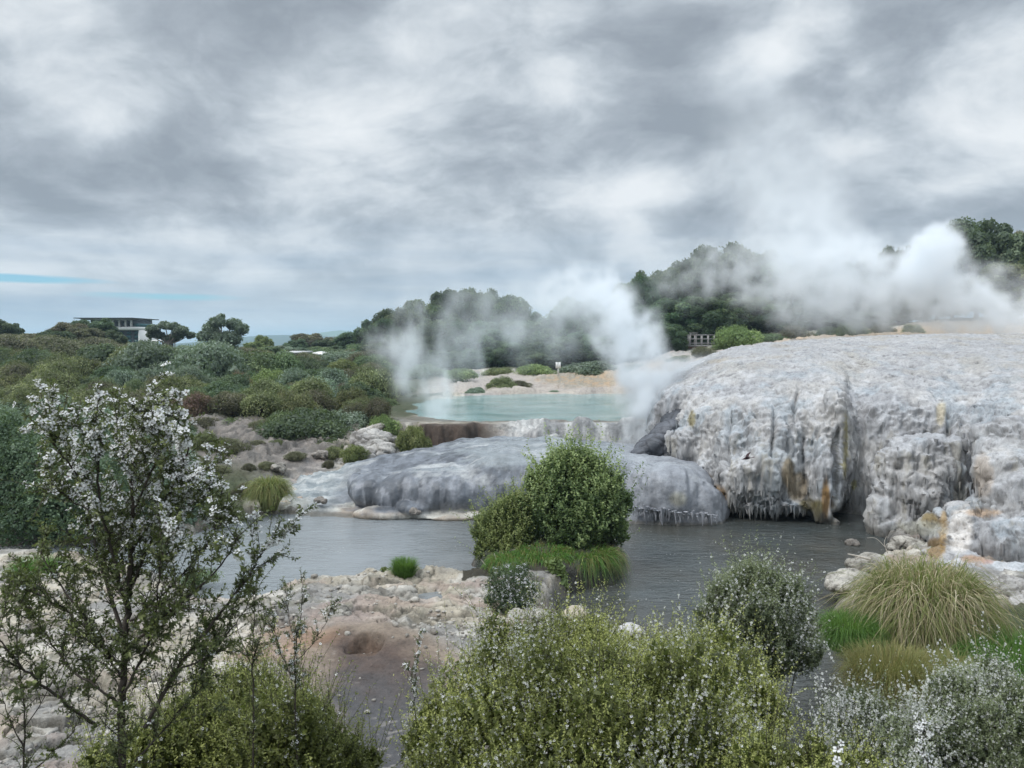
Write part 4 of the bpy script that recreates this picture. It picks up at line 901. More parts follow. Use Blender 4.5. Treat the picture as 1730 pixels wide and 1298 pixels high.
# around the pool
for (u, v, Y, a, b, kd, lb) in [(680, 662, 55, 22, 16, 'olive', 'low olive bush at the left end of the pool'), (650, 690, 48, 26, 20, 'mid', 'green bush left of the pool'), (625, 668, 53, 30, 24, 'light', 'bright green low bush on the slope left of the pool'),
     (845, 660, 62, 28, 26, 'olive', 'olive bush on the far sinter shore of the pool'), (880, 655, 63, 20, 16, 'brown', 'brown-green low bush right of the olive bush on the far shore'), (805, 668, 60.5, 18, 18, 'grey', 'grey low bush on the far pool shore'),
     (778, 640, 68, 30, 22, 'light', 'yellow-green bush behind the far pool shore'), (900, 636, 72, 38, 24, 'light', 'broad light green bush left of the sign'), (1000, 636, 73, 50, 30, 'grey', 'pale hazy bush right of the sign'), (1080, 640, 70, 40, 26, 'mid', 'bush behind the steam right of the sign'),
     (720, 640, 72, 40, 26, 'mid', 'mid green bush behind the left end of the pool'), (660, 640, 72, 34, 26, 'dark', 'dark bush above the left end of the pool'), (845, 634, 74, 30, 16, 'olive', 'low bush in front of the forest edge'), (935, 664, 61, 12, 9, 'grey', 'tiny grey shrub on the far sinter bank'),
     (870, 672, 59.6, 16, 12, 'brown', 'small brown shrub by the far waterline'), (828, 674, 59.6, 10, 10, 'brown', 'smaller brown shrub by the far waterline'), (700, 672, 56, 8, 9, 'brown', 'tiny dark shrub on the bare flat left of the pool'),
     (1150, 612, 66, 30, 14, 'olive', 'olive bush under the viewing deck'), (1224, 598, 70, 22, 26, 'mid', 'grey-green bush right of the viewing deck'), (1246, 592, 68, 36, 48, 'light', 'light green rounded shrub tree beside the deck'), (1190, 602, 64, 24, 20, 'brown', 'low brown bush before the deck'),
     (1300, 585, 72, 34, 26, 'mid', 'green bush behind the left top of the terrace'), (1345, 582, 72, 34, 34, 'brown', 'brownish bush behind the terrace top'), (1440, 575, 62, 26, 36, 'mid', 'green bush showing through steam behind the terrace'), (1400, 580, 66, 30, 30, 'dark', 'dark bush showing through steam behind the terrace'), (1540, 572, 62, 22, 28, 'olive', 'bush in thin steam near the middle of the terrace top'), (1490, 575, 66, 30, 30, 'brown', 'brown bush in steam behind the terrace')]:
    sp(u, v, Y, a, b, kd, lb, int(rp.integers(0, 2)), dz=-.1)

# forest and single trees
TREE = {}; TZ = 2.4
def tree_proto(kind, var):
    key = (kind, var)
    if key in TREE: return TREE[key]
    r = np.random.default_rng(300 + hash_(kind) + var * 7)
    lb = []
    n = 44
    for i in range(n):
        t = i / (n - 1); zz = .18 + .66 * t; prof = math.sin(min(1, (zz - .0) / .4) * math.pi / 2) * math.sqrt(max(.04, 1 - max(0, (zz - .42) / .52) ** 3))
        a = i * 2.39996 + r.uniform(-.3, .3); s = r.uniform(.16, .36); q = max(0, prof - s * .5) * r.uniform(.75, 1.1)
        lb.append((q * math.cos(a), q * math.sin(a), (zz + r.uniform(-.05, .05)) * TZ, s, s * r.uniform(.8, 1.2), s * r.uniform(.7, 1.0)))
    lb += [(0, 0, .5 * TZ, .6, .6, .33 * TZ)]
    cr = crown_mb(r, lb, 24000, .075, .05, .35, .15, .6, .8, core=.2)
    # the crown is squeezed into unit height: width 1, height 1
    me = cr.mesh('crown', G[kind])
    m = MB(); m.tube([(0, 0, -.2), (.01, 0, .5), (.0, .02, 1.1), (.02, .0, 1.7)], [.07, .05, .035, .015], 7)
    for i in range(6):
        a = i * 1.1; m.tube([(0, 0, .6 + .12 * i), (.25 * math.cos(a), .25 * math.sin(a), .96 + .12 * i), (.5 * math.cos(a), .5 * math.sin(a), 1.3 + .1 * i)], [.03, .02, .008], 5)
    TREE[key] = (me, m.mesh('trunk', MAT['bark'])); return TREE[key]
def tree(u, vtop, Y, wpx, kind, label, group=None, var=0, low=.0, base=None):
    top = P(u, vtop, Y); gz = ground_z(top[0], top[1]); H = max(2.0, top[2] - gz) ; k = PXM(Y)
    e = empty('tree', (top[0], top[1], gz - .1), rp.uniform(0, 6.28)); e.scale = (wpx * k / 2, wpx * k / 2, H * 1.03 / TZ)
    cr, tr = tree_proto(kind, var); obj('crown', cr, e); obj('trunk', tr, e)
    tagp(e, label, 'tree', group); return e
F1 = [(640, 535, 88, 66), (672, 518, 91, 74), (715, 503, 94, 76), (768, 486, 99, 86), (815, 484, 101, 60), (745, 535, 86, 86), (800, 540, 85, 90), (862, 497, 99, 66), (885, 540, 88, 86), (648, 572, 82, 60), (700, 566, 82, 70), (850, 572, 83, 66),
      (930, 522, 95, 84), (985, 500, 100, 84), (935, 562, 85, 84), (992, 560, 88, 84), (1040, 524, 95, 78), (790, 590, 80, 60), (910, 592, 80, 60), (1040, 580, 82, 70), (745, 590, 80, 56)]
for k, (u, v, Y, w_) in enumerate(F1):
    tree(u, v, Y, w_ * 1.15, 'forest', 'dark green tree of the rounded grove behind the turquoise pool', 'trees of the grove behind the pool', k % 3)
F2 = [(1078, 462, 95, 76), (1112, 450, 98, 76), (1162, 432, 101, 86), (1215, 410, 104, 92), (1272, 420, 106, 92), (1100, 512, 88, 76), (1150, 500, 88, 90), (1200, 500, 86, 92), (1258, 492, 88, 92), (1322, 440, 104, 100), (1390, 430, 106, 100), (1452, 440, 104, 92), (1318, 512, 86, 90),
      (1390, 520, 86, 90), (1455, 530, 84, 84), (1120, 545, 80, 66), (1180, 540, 90, 70), (1585, 455, 92, 90), (1520, 500, 88, 80)]
for k, (u, v, Y, w_) in enumerate(F2):
    tree(u, v, Y, w_ * 1.15, 'forest', 'tall dark tree of the wooded slope behind the steam', 'trees of the wooded slope behind the terrace', (k + 1) % 3)
tree(1522, 412, 97, 66, 'forest', 'dark tree top showing through a gap in the right-hand steam', var=1)
tree(1655, 363, 82, 130, 'dark', 'largest dark green tree, rising above the steam at the right', var=0)
tree(1612, 420, 84, 90, 'dark', 'dark tree against the left flank of the largest tree at the right', var=2)
tree(1722, 390, 90, 70, 'brown', 'brown-tinged tree at the right edge behind the largest tree', var=1)
tree(1712, 405, 86, 50, 'red', 'rusty tree between the largest tree and the right edge', var=2)
tree(1715, 440, 74, 116, 'olive', 'olive green domed tree low at the right edge above the steam', var=0)
FAR = [(500, 572, 130, 34, 'dark'), (520, 562, 135, 50, 'brown'), (548, 572, 130, 36, 'dark'), (565, 566, 140, 34, 'brown'), (596, 562, 128, 58, 'dark'), (445, 566, 125, 28, 'light'), (470, 586, 115, 50, 'grey'), (540, 588, 112, 44, 'mid'), (585, 596, 104, 60, 'mid'), (500, 598, 108, 40, 'grey'),
       (610, 584, 112, 44, 'dark'), (455, 592, 108, 40, 'mid'), (560, 590, 118, 30, 'dark'), (430, 575, 118, 34, 'light')]
for k, (u, v, Y, w_, kd) in enumerate(FAR):
    tree(u, v, Y, w_ * 1.1, kd, kinds[kd][0] + ' distant tree between the scrub hill and the grove', kinds[kd][0] + ' distant trees left of the grove', k % 3)
tree(8, 541, 105, 56, 'dark', 'dark round tree at the far left on the skyline', var=1)
for k, (u, v, Y, w_, kd, lb) in enumerate([(70, 560, 96, 76, 'brown', 'brown-green tree on the left skyline'), (115, 543, 100, 60, 'brown', 'brown-green tree at the top of the left hill'), (160, 536, 103, 66, 'dark', 'dark tree before the flat-roofed building'), (190, 556, 100, 40, 'dark', 'small dark tree under the building windows'),
        (30, 562, 90, 70, 'brown', 'low brown tree at the left of the skyline'), (92, 556, 92, 60, 'dark', 'dark tree between the two brown-green skyline trees'), (140, 550, 98, 60, 'brown', 'brown tree left of the building on the skyline'), (52, 570, 86, 60, 'olive', 'olive tree low on the left skyline'), (222, 583, 92, 44, 'brown', 'low brown tree below the corner of the building'), (215, 572, 94, 50, 'brown', 'low tree under the right end of the building')][:-1]):
    tree(u, v, Y, w_, kd, lb, var=k % 3)
# umbrella shaped gum tree on the skyline and the loose one beside it
def open_tree(name, u0, vbase, Y, pads, kind, label, n, L, trunkpts):
    base = P(u0, vbase, Y); gz = ground_z(base[0], base[1]); k = PXM(Y); e = empty(name, (base[0], base[1], gz)); tagp(e, label, 'tree')
    r = np.random.default_rng(77 + u0); lb = []
    for (u, v, rx, ry) in pads:
        q = P(u, v, Y) - np.array([base[0], base[1], gz]); lb.append((q[0], q[1] + r.uniform(-1, 1), q[2], rx * k, rx * k, ry * k))
    crown_mb(r, lb, n, L, L * .5, .1, .45, .8, .8).build('crown', G[kind], e)
    m = MB(); m.tube([(0, 0, -.2), (0, 0, lb[0][2] * .6)], [.22, .16], 6)
    for l in lb: m.tube(catmull([(0, 0, lb[0][2] * .45), (l[0] * .45, l[1] * .4, l[2] * .72), (l[0], l[1], l[2])], 8), np.linspace(.12, .03, 8), 5)
    m.build('trunk', MAT['barkpale'], e); return e
open_tree('gum_tree', 285, 600, 105, [(262, 556, 11, 6), (278, 550, 11, 6), (295, 552, 12, 6), (310, 558, 12, 7), (268, 566, 10, 5), (300, 566, 12, 6), (318, 566, 8, 5), (284, 572, 14, 6), (255, 566, 6, 5)], 'grey', 'umbrella-shaped gum tree with see-through crown right of the building', 5200, .26, None)
open_tree('tree', 375, 610, 98, [(352, 556, 14, 10), (372, 545, 14, 9), (392, 548, 13, 9), (408, 556, 11, 9), (362, 570, 18, 10), (390, 572, 20, 12), (345, 568, 10, 8), (375, 536, 6, 5), (376, 585, 26, 12)], 'grey', 'loose grey-green tree on the skyline right of the gum tree', 9000, .26, None)

# ---- mid-distance bushes with leaves one can see
def bush(name, lobes_px, Y, n, L, W, mat, label, cat='bush', stems=6, base=None, jitter=.6, inner=.25, up=.3, flowers=0, fsize=.02, tvar=.5, extra=None, seed=1, shoots=0):
    """lobes_px: (u, v, radius px, depth offset[, height px])"""
    r = np.random.default_rng(seed); u0, v0 = base; b = P(u0, v0, Y); e = empty(name, tuple(b)); tagp(e, label, cat)
    lb = []
    for q in lobes_px:
        u, v, rr, dy = q[:4]; rz = q[4] if len(q) > 4 else rr; c_ = P(u, v, Y + dy) - b; k = PXM(Y + dy); lb.append((c_[0], c_[1], c_[2], rr * k, rr * k * .9, rz * k))
    nb = len(lb); base_l = list(lb)
    for i in range(nb * 3):   # smaller side clumps give the bush an uneven outline
        q = base_l[r.integers(0, nb)]; d = rdirs(r, 1, .35)[0]; s = r.uniform(.22, .5); lb.append((q[0] + d[0] * q[3] * .95, q[1] + d[1] * q[4] * .95, q[2] + d[2] * q[5] * .95, q[3] * s, q[4] * s, q[5] * s * 1.1))
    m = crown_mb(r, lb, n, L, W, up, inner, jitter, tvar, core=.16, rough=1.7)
    A = np.array(lb)
    if shoots:   # upright leafy shoots standing out of the top
        for i in range(shoots):
            l = A[r.integers(0, len(A))]; d = rdirs(r, 1, 1.2)[0]; p0 = l[:3] + d * l[3:6] * .9; ln = r.uniform(2.0, 5.5) * L; mm = 22
            t = r.random(mm); pos = p0 + np.array([0, 0, 1.0]) * (t * ln)[:, None] + r.normal(0, L * .25, (mm, 3)) * np.array([1, 1, .4])
            dd = rdirs(r, mm, 1.2); m.leaves(pos, dd, rdirs(r, mm), L * r.uniform(.6, 1.1, mm), W, np.clip(.72 + .2 * r.random(mm) + .1 * t, 0, 1))
    m.build('foliage', mat, e)
    zb = ground_z(b[0], b[1]) - b[2] - .1; s = MB()
    for i in range(stems):
        l = A[i % len(A)]; p0 = np.array([r.uniform(-.15, .15), r.uniform(-.15, .15), min(zb, 0)])
        s.tube(catmull([p0, p0 * .5 + np.array([l[0] * .3, l[1] * .3, l[2] * .45]), l[:3], l[:3] + np.array([0, 0, l[5] * .7])], 10), np.linspace(.012 + L * .5, .004, 10), 5)
    s.build('stems', MAT['bark'], e)
    if flowers:
        k = r.choice(len(A), flowers, p=(A[:, 3] * A[:, 5]) / (A[:, 3] * A[:, 5]).sum()); d = rdirs(r, flowers, .7); d[:, 1] -= .25; d = nrm(d)
        pos = A[k, :3] + d * A[k, 3:6] * r.uniform(.9, 1.08, flowers)[:, None]
        blossom(pos, nrm(d + r.normal(0, .5, (flowers, 3))), fsize * r.uniform(.7, 1.2, flowers), r, 3).build('flowers', MAT['petalgrey'], e)
    return e
def blossom(pos, nor, size, r, petals=5):
    """petals round a dark eye; size = flower width"""
    m = MB(); n = len(pos); ref = nrm(r.normal(0, 1, (n, 3))); a = nrm(np.cross(nor, ref)); b = np.cross(nor, a); size = (np.ones(n) * size)[:, None]
    for k in range(petals):
        th = 2 * math.pi * k / petals + r.uniform(-.1, .1, n); c, s = np.cos(th)[:, None], np.sin(th)[:, None]; d = a * c + b * s; sd = -a * s + b * c
        lift = nor * size * r.uniform(.02, .14, n)[:, None]; w = .62 * math.sin(math.pi / petals) if petals > 3 else .42
        V = np.stack([pos + d * size * .05, pos + d * size * .34 + sd * size * w * .5 + lift * .6, pos + d * size * .52 + sd * size * w * .22 + lift, pos + d * size * .52 - sd * size * w * .22 + lift, pos + d * size * .34 - sd * size * w * .5 + lift * .6], 1).reshape(-1, 3)
        m.add(V, np.arange(5 * n).reshape(n, 5), np.tile(np.array([.25, .9, 1, 1, .9]), n) * np.repeat(r.uniform(.85, 1, n), 5))
    if petals > 3:
        V = np.stack([pos + (a * math.cos(t) + b * math.sin(t)) * size * .10 + nor * size * .05 for t in (0, 1.57, 3.14, 4.71)], 1).reshape(-1, 3)
        m.add(V, np.arange(4 * n).reshape(n, 4), 0.0)
    return m
bush('flowering_shrub', [(865, 985, 32, 0), (885, 1000, 30, -.1), (845, 1010, 28, 0), (870, 1030, 34, -.2)], 16.2, 9000, .045, .018, G['dark'], 'white-flecked dark shrub in front of the grassy islet', base=(868, 1050), seed=7, flowers=420, fsize=.05, shoots=20)
bush('bush', [(60, 800, 70, 0), (20, 840, 70, -.3), (100, 850, 66, -.4), (150, 830, 60, .2), (60, 880, 60, -.8, 44), (-40, 800, 80, 0), (120, 890, 50, -.6, 30), (200, 850, 50, 0), (10, 770, 60, .3), (-60, 880, 80, -.4, 50)], 23.4, 40000, .09, .05, G['dark'],
     'big dark green bush overhanging the water at the left', base=(60, 915), seed=8, tvar=.45)
bush('bush', [(230, 780, 60, 0), (290, 820, 50, -.3), (180, 770, 50, .2), (310, 870, 36, -.5), (250, 850, 55, -.5), (340, 830, 26, -.2), (200, 720, 34, .4), (130, 730, 38, .6), (80, 720, 34, .8), (290, 790, 34, 0)], 25, 34000, .085, .042, G['grey'],
     'grey-green bush behind the white-flowering sapling', base=(250, 905), seed=9, tvar=.5)
bush('bush', [(20, 740, 46, 0), (-30, 730, 50, 0), (60, 725, 40, .3), (100, 700, 30, .5)], 27, 12000, .08, .035, G['grey'], 'silvery bush top above the big dark bush at the left', base=(20, 790), seed=10)
bush('bush', [(380, 865, 22, 0), (400, 880, 18, 0), (360, 880, 22, 0), (345, 895, 24, 0)], 25.8, 7000, .06, .03, G['olive'], 'small olive bush left of the round tussock on the far bank', base=(375, 895), seed=12)
bush('bush', [(655, 975, 18, 0, 13)], 18.6, 1500, .04, .022, G['light'], 'small round yellow-green cushion left of the bright grass tuft', base=(655, 985), seed=16)
bush('bush', [(535, 1020, 30, 0, 10), (515, 1026, 20, 0, 10)], 16.6, 2600, .04, .02, G['light'], 'low bright green cushion plant on the shelf left of the broad boulder', base=(530, 1030), seed=17)
bush('bush', [(120, 975, 30, 0, 20), (90, 980, 34, 0, 18), (150, 985, 26, 0, 14)], 18.4, 5000, .05, .02, G['light'], 'low yellow-green plants behind the pale rocks on the left near bank', base=(110, 995), seed=18)
bush('bush', [(345, 975, 26, 0, 12), (320, 985, 20, 0, 12)], 18.6, 2400, .045, .02, G['mid'], 'dark low plant at the waterline behind the sapling', base=(335, 990), seed=19)
bush('bush', [(948, 985, 10, 0, 24), (938, 960, 14, 0, 16)], 18.2, 500, .10, .08, G['light'], 'broad-leaved green plant hanging beside the grassy islet', base=(945, 1010), seed=20, jitter=.8)

# ---- grasses
def tussock(name, u, v, Y, rpx, hpx, n, mats, label, droop=1.0, spread=1.0, wid=.01, segs=6, seed=1, cat='grass tussock', rise=1.0, twist=.2, base_r=.35, floor=-.02):
    r = np.random.default_rng(seed); b = P(u, v, Y); k = PXM(Y); Rr = rpx * k; H = hpx * k
    gz = min(b[2], ground_z(b[0], b[1]) + 10); e = empty(name, tuple(b)); tagp(e, label, cat)
    for mi, (mat, share, pn) in enumerate(mats):
        m_ = int(n * share); a = r.uniform(0, 2 * math.pi, m_); q = np.sqrt(r.random(m_)) * base_r * Rr
        root = np.stack([q * np.cos(a), q * np.sin(a) * .8, np.zeros(m_)], 1); a2 = a + r.normal(0, .5, m_)
        out = np.stack([np.cos(a2), np.sin(a2), np.zeros(m_)], 1); reach = Rr * spread * r.uniform(.15, 1.0, m_) ** .8; hh = H * r.uniform(.55, 1.05, m_) * rise
        t = np.linspace(0, 1, segs); side = np.stack([-np.sin(a2), np.cos(a2), np.zeros(m_)], 1)
        tt = t[None, :, None]
        fall = (droop * r.uniform(.5, 1.3, m_) * (reach / Rr) ** 1.0)[:, None]
        zz = hh[:, None] * (1.9 * t - .9 * t ** 2) - hh[:, None] * fall * t ** 3
        zz = np.maximum(zz, floor)
        C = root[:, None] + out[:, None] * (reach[:, None] * t ** 1.35)[..., None] + np.array([0, 0, 1.]) * zz[..., None] + side[:, None] * (r.normal(0, twist, m_)[:, None] * reach[:, None] * t ** 2)[..., None]
        w = wid * r.uniform(.6, 1.3, m_)[:, None] * (1 - t ** 2 * .92); sd = nrm(side + r.normal(0, .4, (m_, 3)))
        V = np.stack([C - sd[:, None] * w[..., None] / 2, C + sd[:, None] * w[..., None] / 2], 2).reshape(-1, 3)
        i = np.arange(m_)[:, None] * segs * 2; j = np.arange(segs - 1)[None] * 2
        Fq = np.stack([i + j, i + j + 1, i + j + 3, i + j + 2], -1).reshape(-1, 4)
        tint = np.repeat(np.clip(r.normal(.5, .22, m_), 0, 1), segs * 2)
        mb = MB(); mb.add(V, Fq, tint); mb.build(pn, mat, e)
    return e
GM = {}
GM['green'] = leaf_mat('blade_green', (.04, .10, .015), (.09, .20, .03), (.18, .31, .07), trans=.35, objvar=.05)
GM['olive'] = leaf_mat('blade_olive', (.09, .12, .03), (.20, .23, .07), (.34, .35, .14), trans=.3, objvar=.05)
GM['straw'] = leaf_mat('blade_straw', (.26, .20, .11), (.42, .35, .22), (.60, .53, .38), trans=.2, objvar=.03)
GM['gold'] = leaf_mat('blade_golden', (.12, .11, .035), (.23, .20, .07), (.35, .31, .13), trans=.3, objvar=.03)
tussock('tussock', 1562, 1085, 13.6, 86, 172, 5600, [(GM['olive'], .6, 'green_blades'), (GM['straw'], .4, 'dry_blades')], 'large drooping tussock of green and straw blades at the right', droop=1.2, wid=.018, segs=8, seed=1, base_r=.75, twist=.95)
tussock('tussock', 455, 862, 26.8, 44, 66, 3200, [(GM['olive'], .7, 'green_blades'), (GM['gold'], .3, 'dry_blades')], 'round olive tussock on the far bank left of the grey dome', droop=.75, wid=.025, seed=2, base_r=.3, spread=.9)
tussock('grass_tuft', 683, 990, 18.4, 27, 50, 1500, [(GM['green'], 1, 'blades')], 'bright green upright grass tuft on the near rock shelf', droop=.15, spread=.8, wid=.014, seed=3, cat='grass tuft', base_r=.5)
tussock('grass_tuft', 722, 1000, 18.0, 10, 12, 200, [(GM['green'], 1, 'blades')], 'tiny dark grass tuft right of the bright tuft', droop=.3, wid=.014, seed=4, cat='grass tuft')
for k, (u, v, Y, rr, hh, lb) in enumerate([(985, 952, 19.5, 54, 40, 'long green grass hanging over the right end of the islet'), (915, 955, 19.2, 48, 44, 'long green grass on the middle of the islet'), (860, 968, 18.8, 36, 44, 'green grass at the left end of the islet'), (1015, 950, 19.9, 34, 36, 'grass with brown thatch at the islet corner')]):
    tussock('islet_grass', u, v, Y, rr, hh, 2600, [(GM['green'], .75 if k < 3 else .35, 'green_blades'), (GM['straw' if k == 3 else 'gold'], .25 if k < 3 else .65, 'dry_blades')], lb, droop=1.9, wid=.016, seed=20 + k, cat='grass', base_r=.8, spread=.95, floor=-.55)
tussock('grass_clump', 1436, 1095, 13.2, 54, 72, 3600, [(GM['green'], 1, 'blades')], 'bright green fine grass clump left of the large tussock by the water', droop=1.1, wid=.009, seed=31, cat='grass clump', base_r=.7, spread=.85)
tussock('grass_clump', 1704, 1150, 12.4, 80, 100, 4200, [(GM['green'], 1, 'blades')], 'bright green grass clump at the right edge', droop=1.0, wid=.009, seed=32, cat='grass clump', base_r=.7)
tussock('grass_clump', 1640, 1120, 12.9, 56, 50, 2400, [(GM['green'], .6, 'blades'), (GM['olive'], .4, 'old_blades')], 'green grass under the right side of the large tussock', droop=1.0, wid=.009, seed=33, cat='grass clump', base_r=.7)
tussock('grass_clump', 1500, 1215, 10.6, 76, 140, 6500, [(GM['gold'], .8, 'dry_blades'), (GM['olive'], .2, 'green_blades')], 'golden brown fine grass clump below the large tussock', droop=.6, wid=.006, seed=34, cat='grass clump', base_r=.7, spread=.8)
tussock('grass_clump', 1590, 1190, 11.0, 80, 95, 4500, [(GM['gold'], .4, 'dry_blades'), (GM['olive'], .6, 'green_blades')], 'olive and golden grass clump right of the golden clump', droop=.7, wid=.006, seed=35, cat='grass clump', base_r=.7, spread=.8)
tussock('grass_clump', 1735, 1250, 9.2, 46, 90, 1500, [(GM['straw'], .8, 'dry_blades'), (GM['gold'], .2, 'old_blades')], 'dry pinkish straw grass at the lower right edge', droop=.8, wid=.008, seed=36, cat='grass clump', base_r=.6)
tussock('grass_tuft', 66, 990, 18.6, 40, 58, 1400, [(GM['green'], 1, 'blades')], 'bright green grass patch on the left near bank', droop=.5, wid=.013, seed=37, cat='grass tuft', base_r=.7)
tussock('grass_tuft', 30, 1010, 17.6, 40, 20, 900, [(GM['olive'], 1, 'blades')], 'short olive grass below the bright patch at the left', droop=.6, wid=.013, seed=38, cat='grass tuft', base_r=.8)
tussock('grass_tuft', 1452, 1125, 13.4, 36, 44, 900, [(GM['gold'], .5, 'dry_blades'), (GM['green'], .5, 'blades')], 'dry and green grass at the tip of the right bank', droop=1.0, wid=.008, seed=39, cat='grass tuft', base_r=.5)
# ---- loose gravel on the near shelf
def gravel():
    r = np.random.default_rng(91); n = 7000
    Y = r.uniform(9.5, 20.5, n); u = r.uniform(-60, 900, n); X = (u - CX) / F * Y
    sd = psd(RIVER, X, Y); m = fbm(np.stack([X, Y, 0 * X], -1) * 1.2, 3, 92) + .15 * (r.random(n) - .5)
    k = (sd > .2) & (((m > .50) & (sheer(X, Y) < .3 + .2 * r.random(n))) | (r.random(n) < .05)); X, Y = X[k], Y[k]; n = len(X); Z = height(X, Y)
    v, f = ico(1); s = np.exp(r.normal(-3.5, .5, n)); sc = s[:, None] * r.uniform(.6, 1.3, (n, 3)); sc[:, 2] *= .6; a = r.uniform(0, 6.28, n)
    V = v[None] * (1 + .25 * (r.random((n, len(v), 1)) - .5)) * sc[:, None]
    c, s_ = np.cos(a)[:, None], np.sin(a)[:, None]; V = np.stack([V[..., 0] * c - V[..., 1] * s_, V[..., 0] * s_ + V[..., 1] * c, V[..., 2]], -1) + np.stack([X, Y, Z + s * .15], -1)[:, None]
    Fq = (f[None] + (np.arange(n) * len(v))[:, None, None]).reshape(-1, 3)
    base = lerp(np.array([.20, .18, .155]), np.array([.50, .47, .42]), r.random(n)[:, None]); C = np.repeat(base, len(v), 0)
    o = obj('gravel', make_mesh('gravel', V.reshape(-1, 3), [Fq], MAT['boulder'], False, {'col': C})); tagp(o, 'loose angular stones scattered over the near rock shelf', 'gravel', kind='stuff')
gravel()
# ------------------------------------------------------------------ foreground shrubs, leaf by leaf
G['mtip'] = leaf_mat('manuka_leaf', (.05, .06, .02), (.175, .195, .05), (.47, .49, .15), trans=.3, objvar=.0, rough=.45)
G['mdark'] = leaf_mat('manuka_leaf_dark', (.045, .058, .027), (.11, .13, .05), (.27, .30, .10), trans=.25, objvar=.0, rough=.45)
def sprigs(m, fl, stems, r, base, dirs, length, nl, L, W, tint0, fchance, fsize, stemr=.0012, tipgain=.35, curve=.15):
    """many leafy twigs at once: leaves spiral up each twig, a few carry flowers"""
    n = len(base); length = np.ones(n) * length; dirs = nrm(dirs)
    bend = r.normal(0, curve, (n, 3)); bend[:, 2] += .08
    t = (np.arange(nl) + .5) / nl
    tt = np.clip(t[None] + r.normal(0, .02, (n, nl)), 0, 1)
    ax = base[:, None] + dirs[:, None] * (length[:, None] * tt)[..., None] + bend[:, None] * (length[:, None] * tt ** 2)[..., None]
    rad = nrm(np.cross(dirs[:, None], r.normal(0, 1, (n, nl, 3)))); up = dirs[:, None] * r.uniform(.3, 1.1, (n, nl))[..., None]
    d = nrm(rad + up); nor = nrm(np.cross(d, np.cross(dirs[:, None] + 1e-3, d)) + r.normal(0, .35, (n, nl, 3)))
    tint = np.clip(tint0[:, None] + tipgain * (tt - .5) + r.normal(0, .12, (n, nl)), 0, 1)
    m.leaves(ax.reshape(-1, 3), d.reshape(-1, 3), nor.reshape(-1, 3), (L * r.uniform(.6, 1.2, n * nl)), W, tint.ravel())
    if stems is not None:
        for i in range(n):
            stems.tube(np.stack([base[i] + dirs[i] * length[i] * s + bend[i] * length[i] * s * s for s in (0, .5, 1)]), [stemr * 1.5, stemr, stemr * .5], 3)
    if fl is not None and fchance is not None:
        k = r.random((n, nl)) < (np.ones(n) * fchance)[:, None]
        p = ax[k] + rad[k] * L * .35; fl.append((p, nrm(rad[k] + dirs.repeat(nl, 0).reshape(n, nl, 3)[k] * .8 + r.normal(0, .3, p.shape)), fsize * r.uniform(.7, 1.15, len(p))))

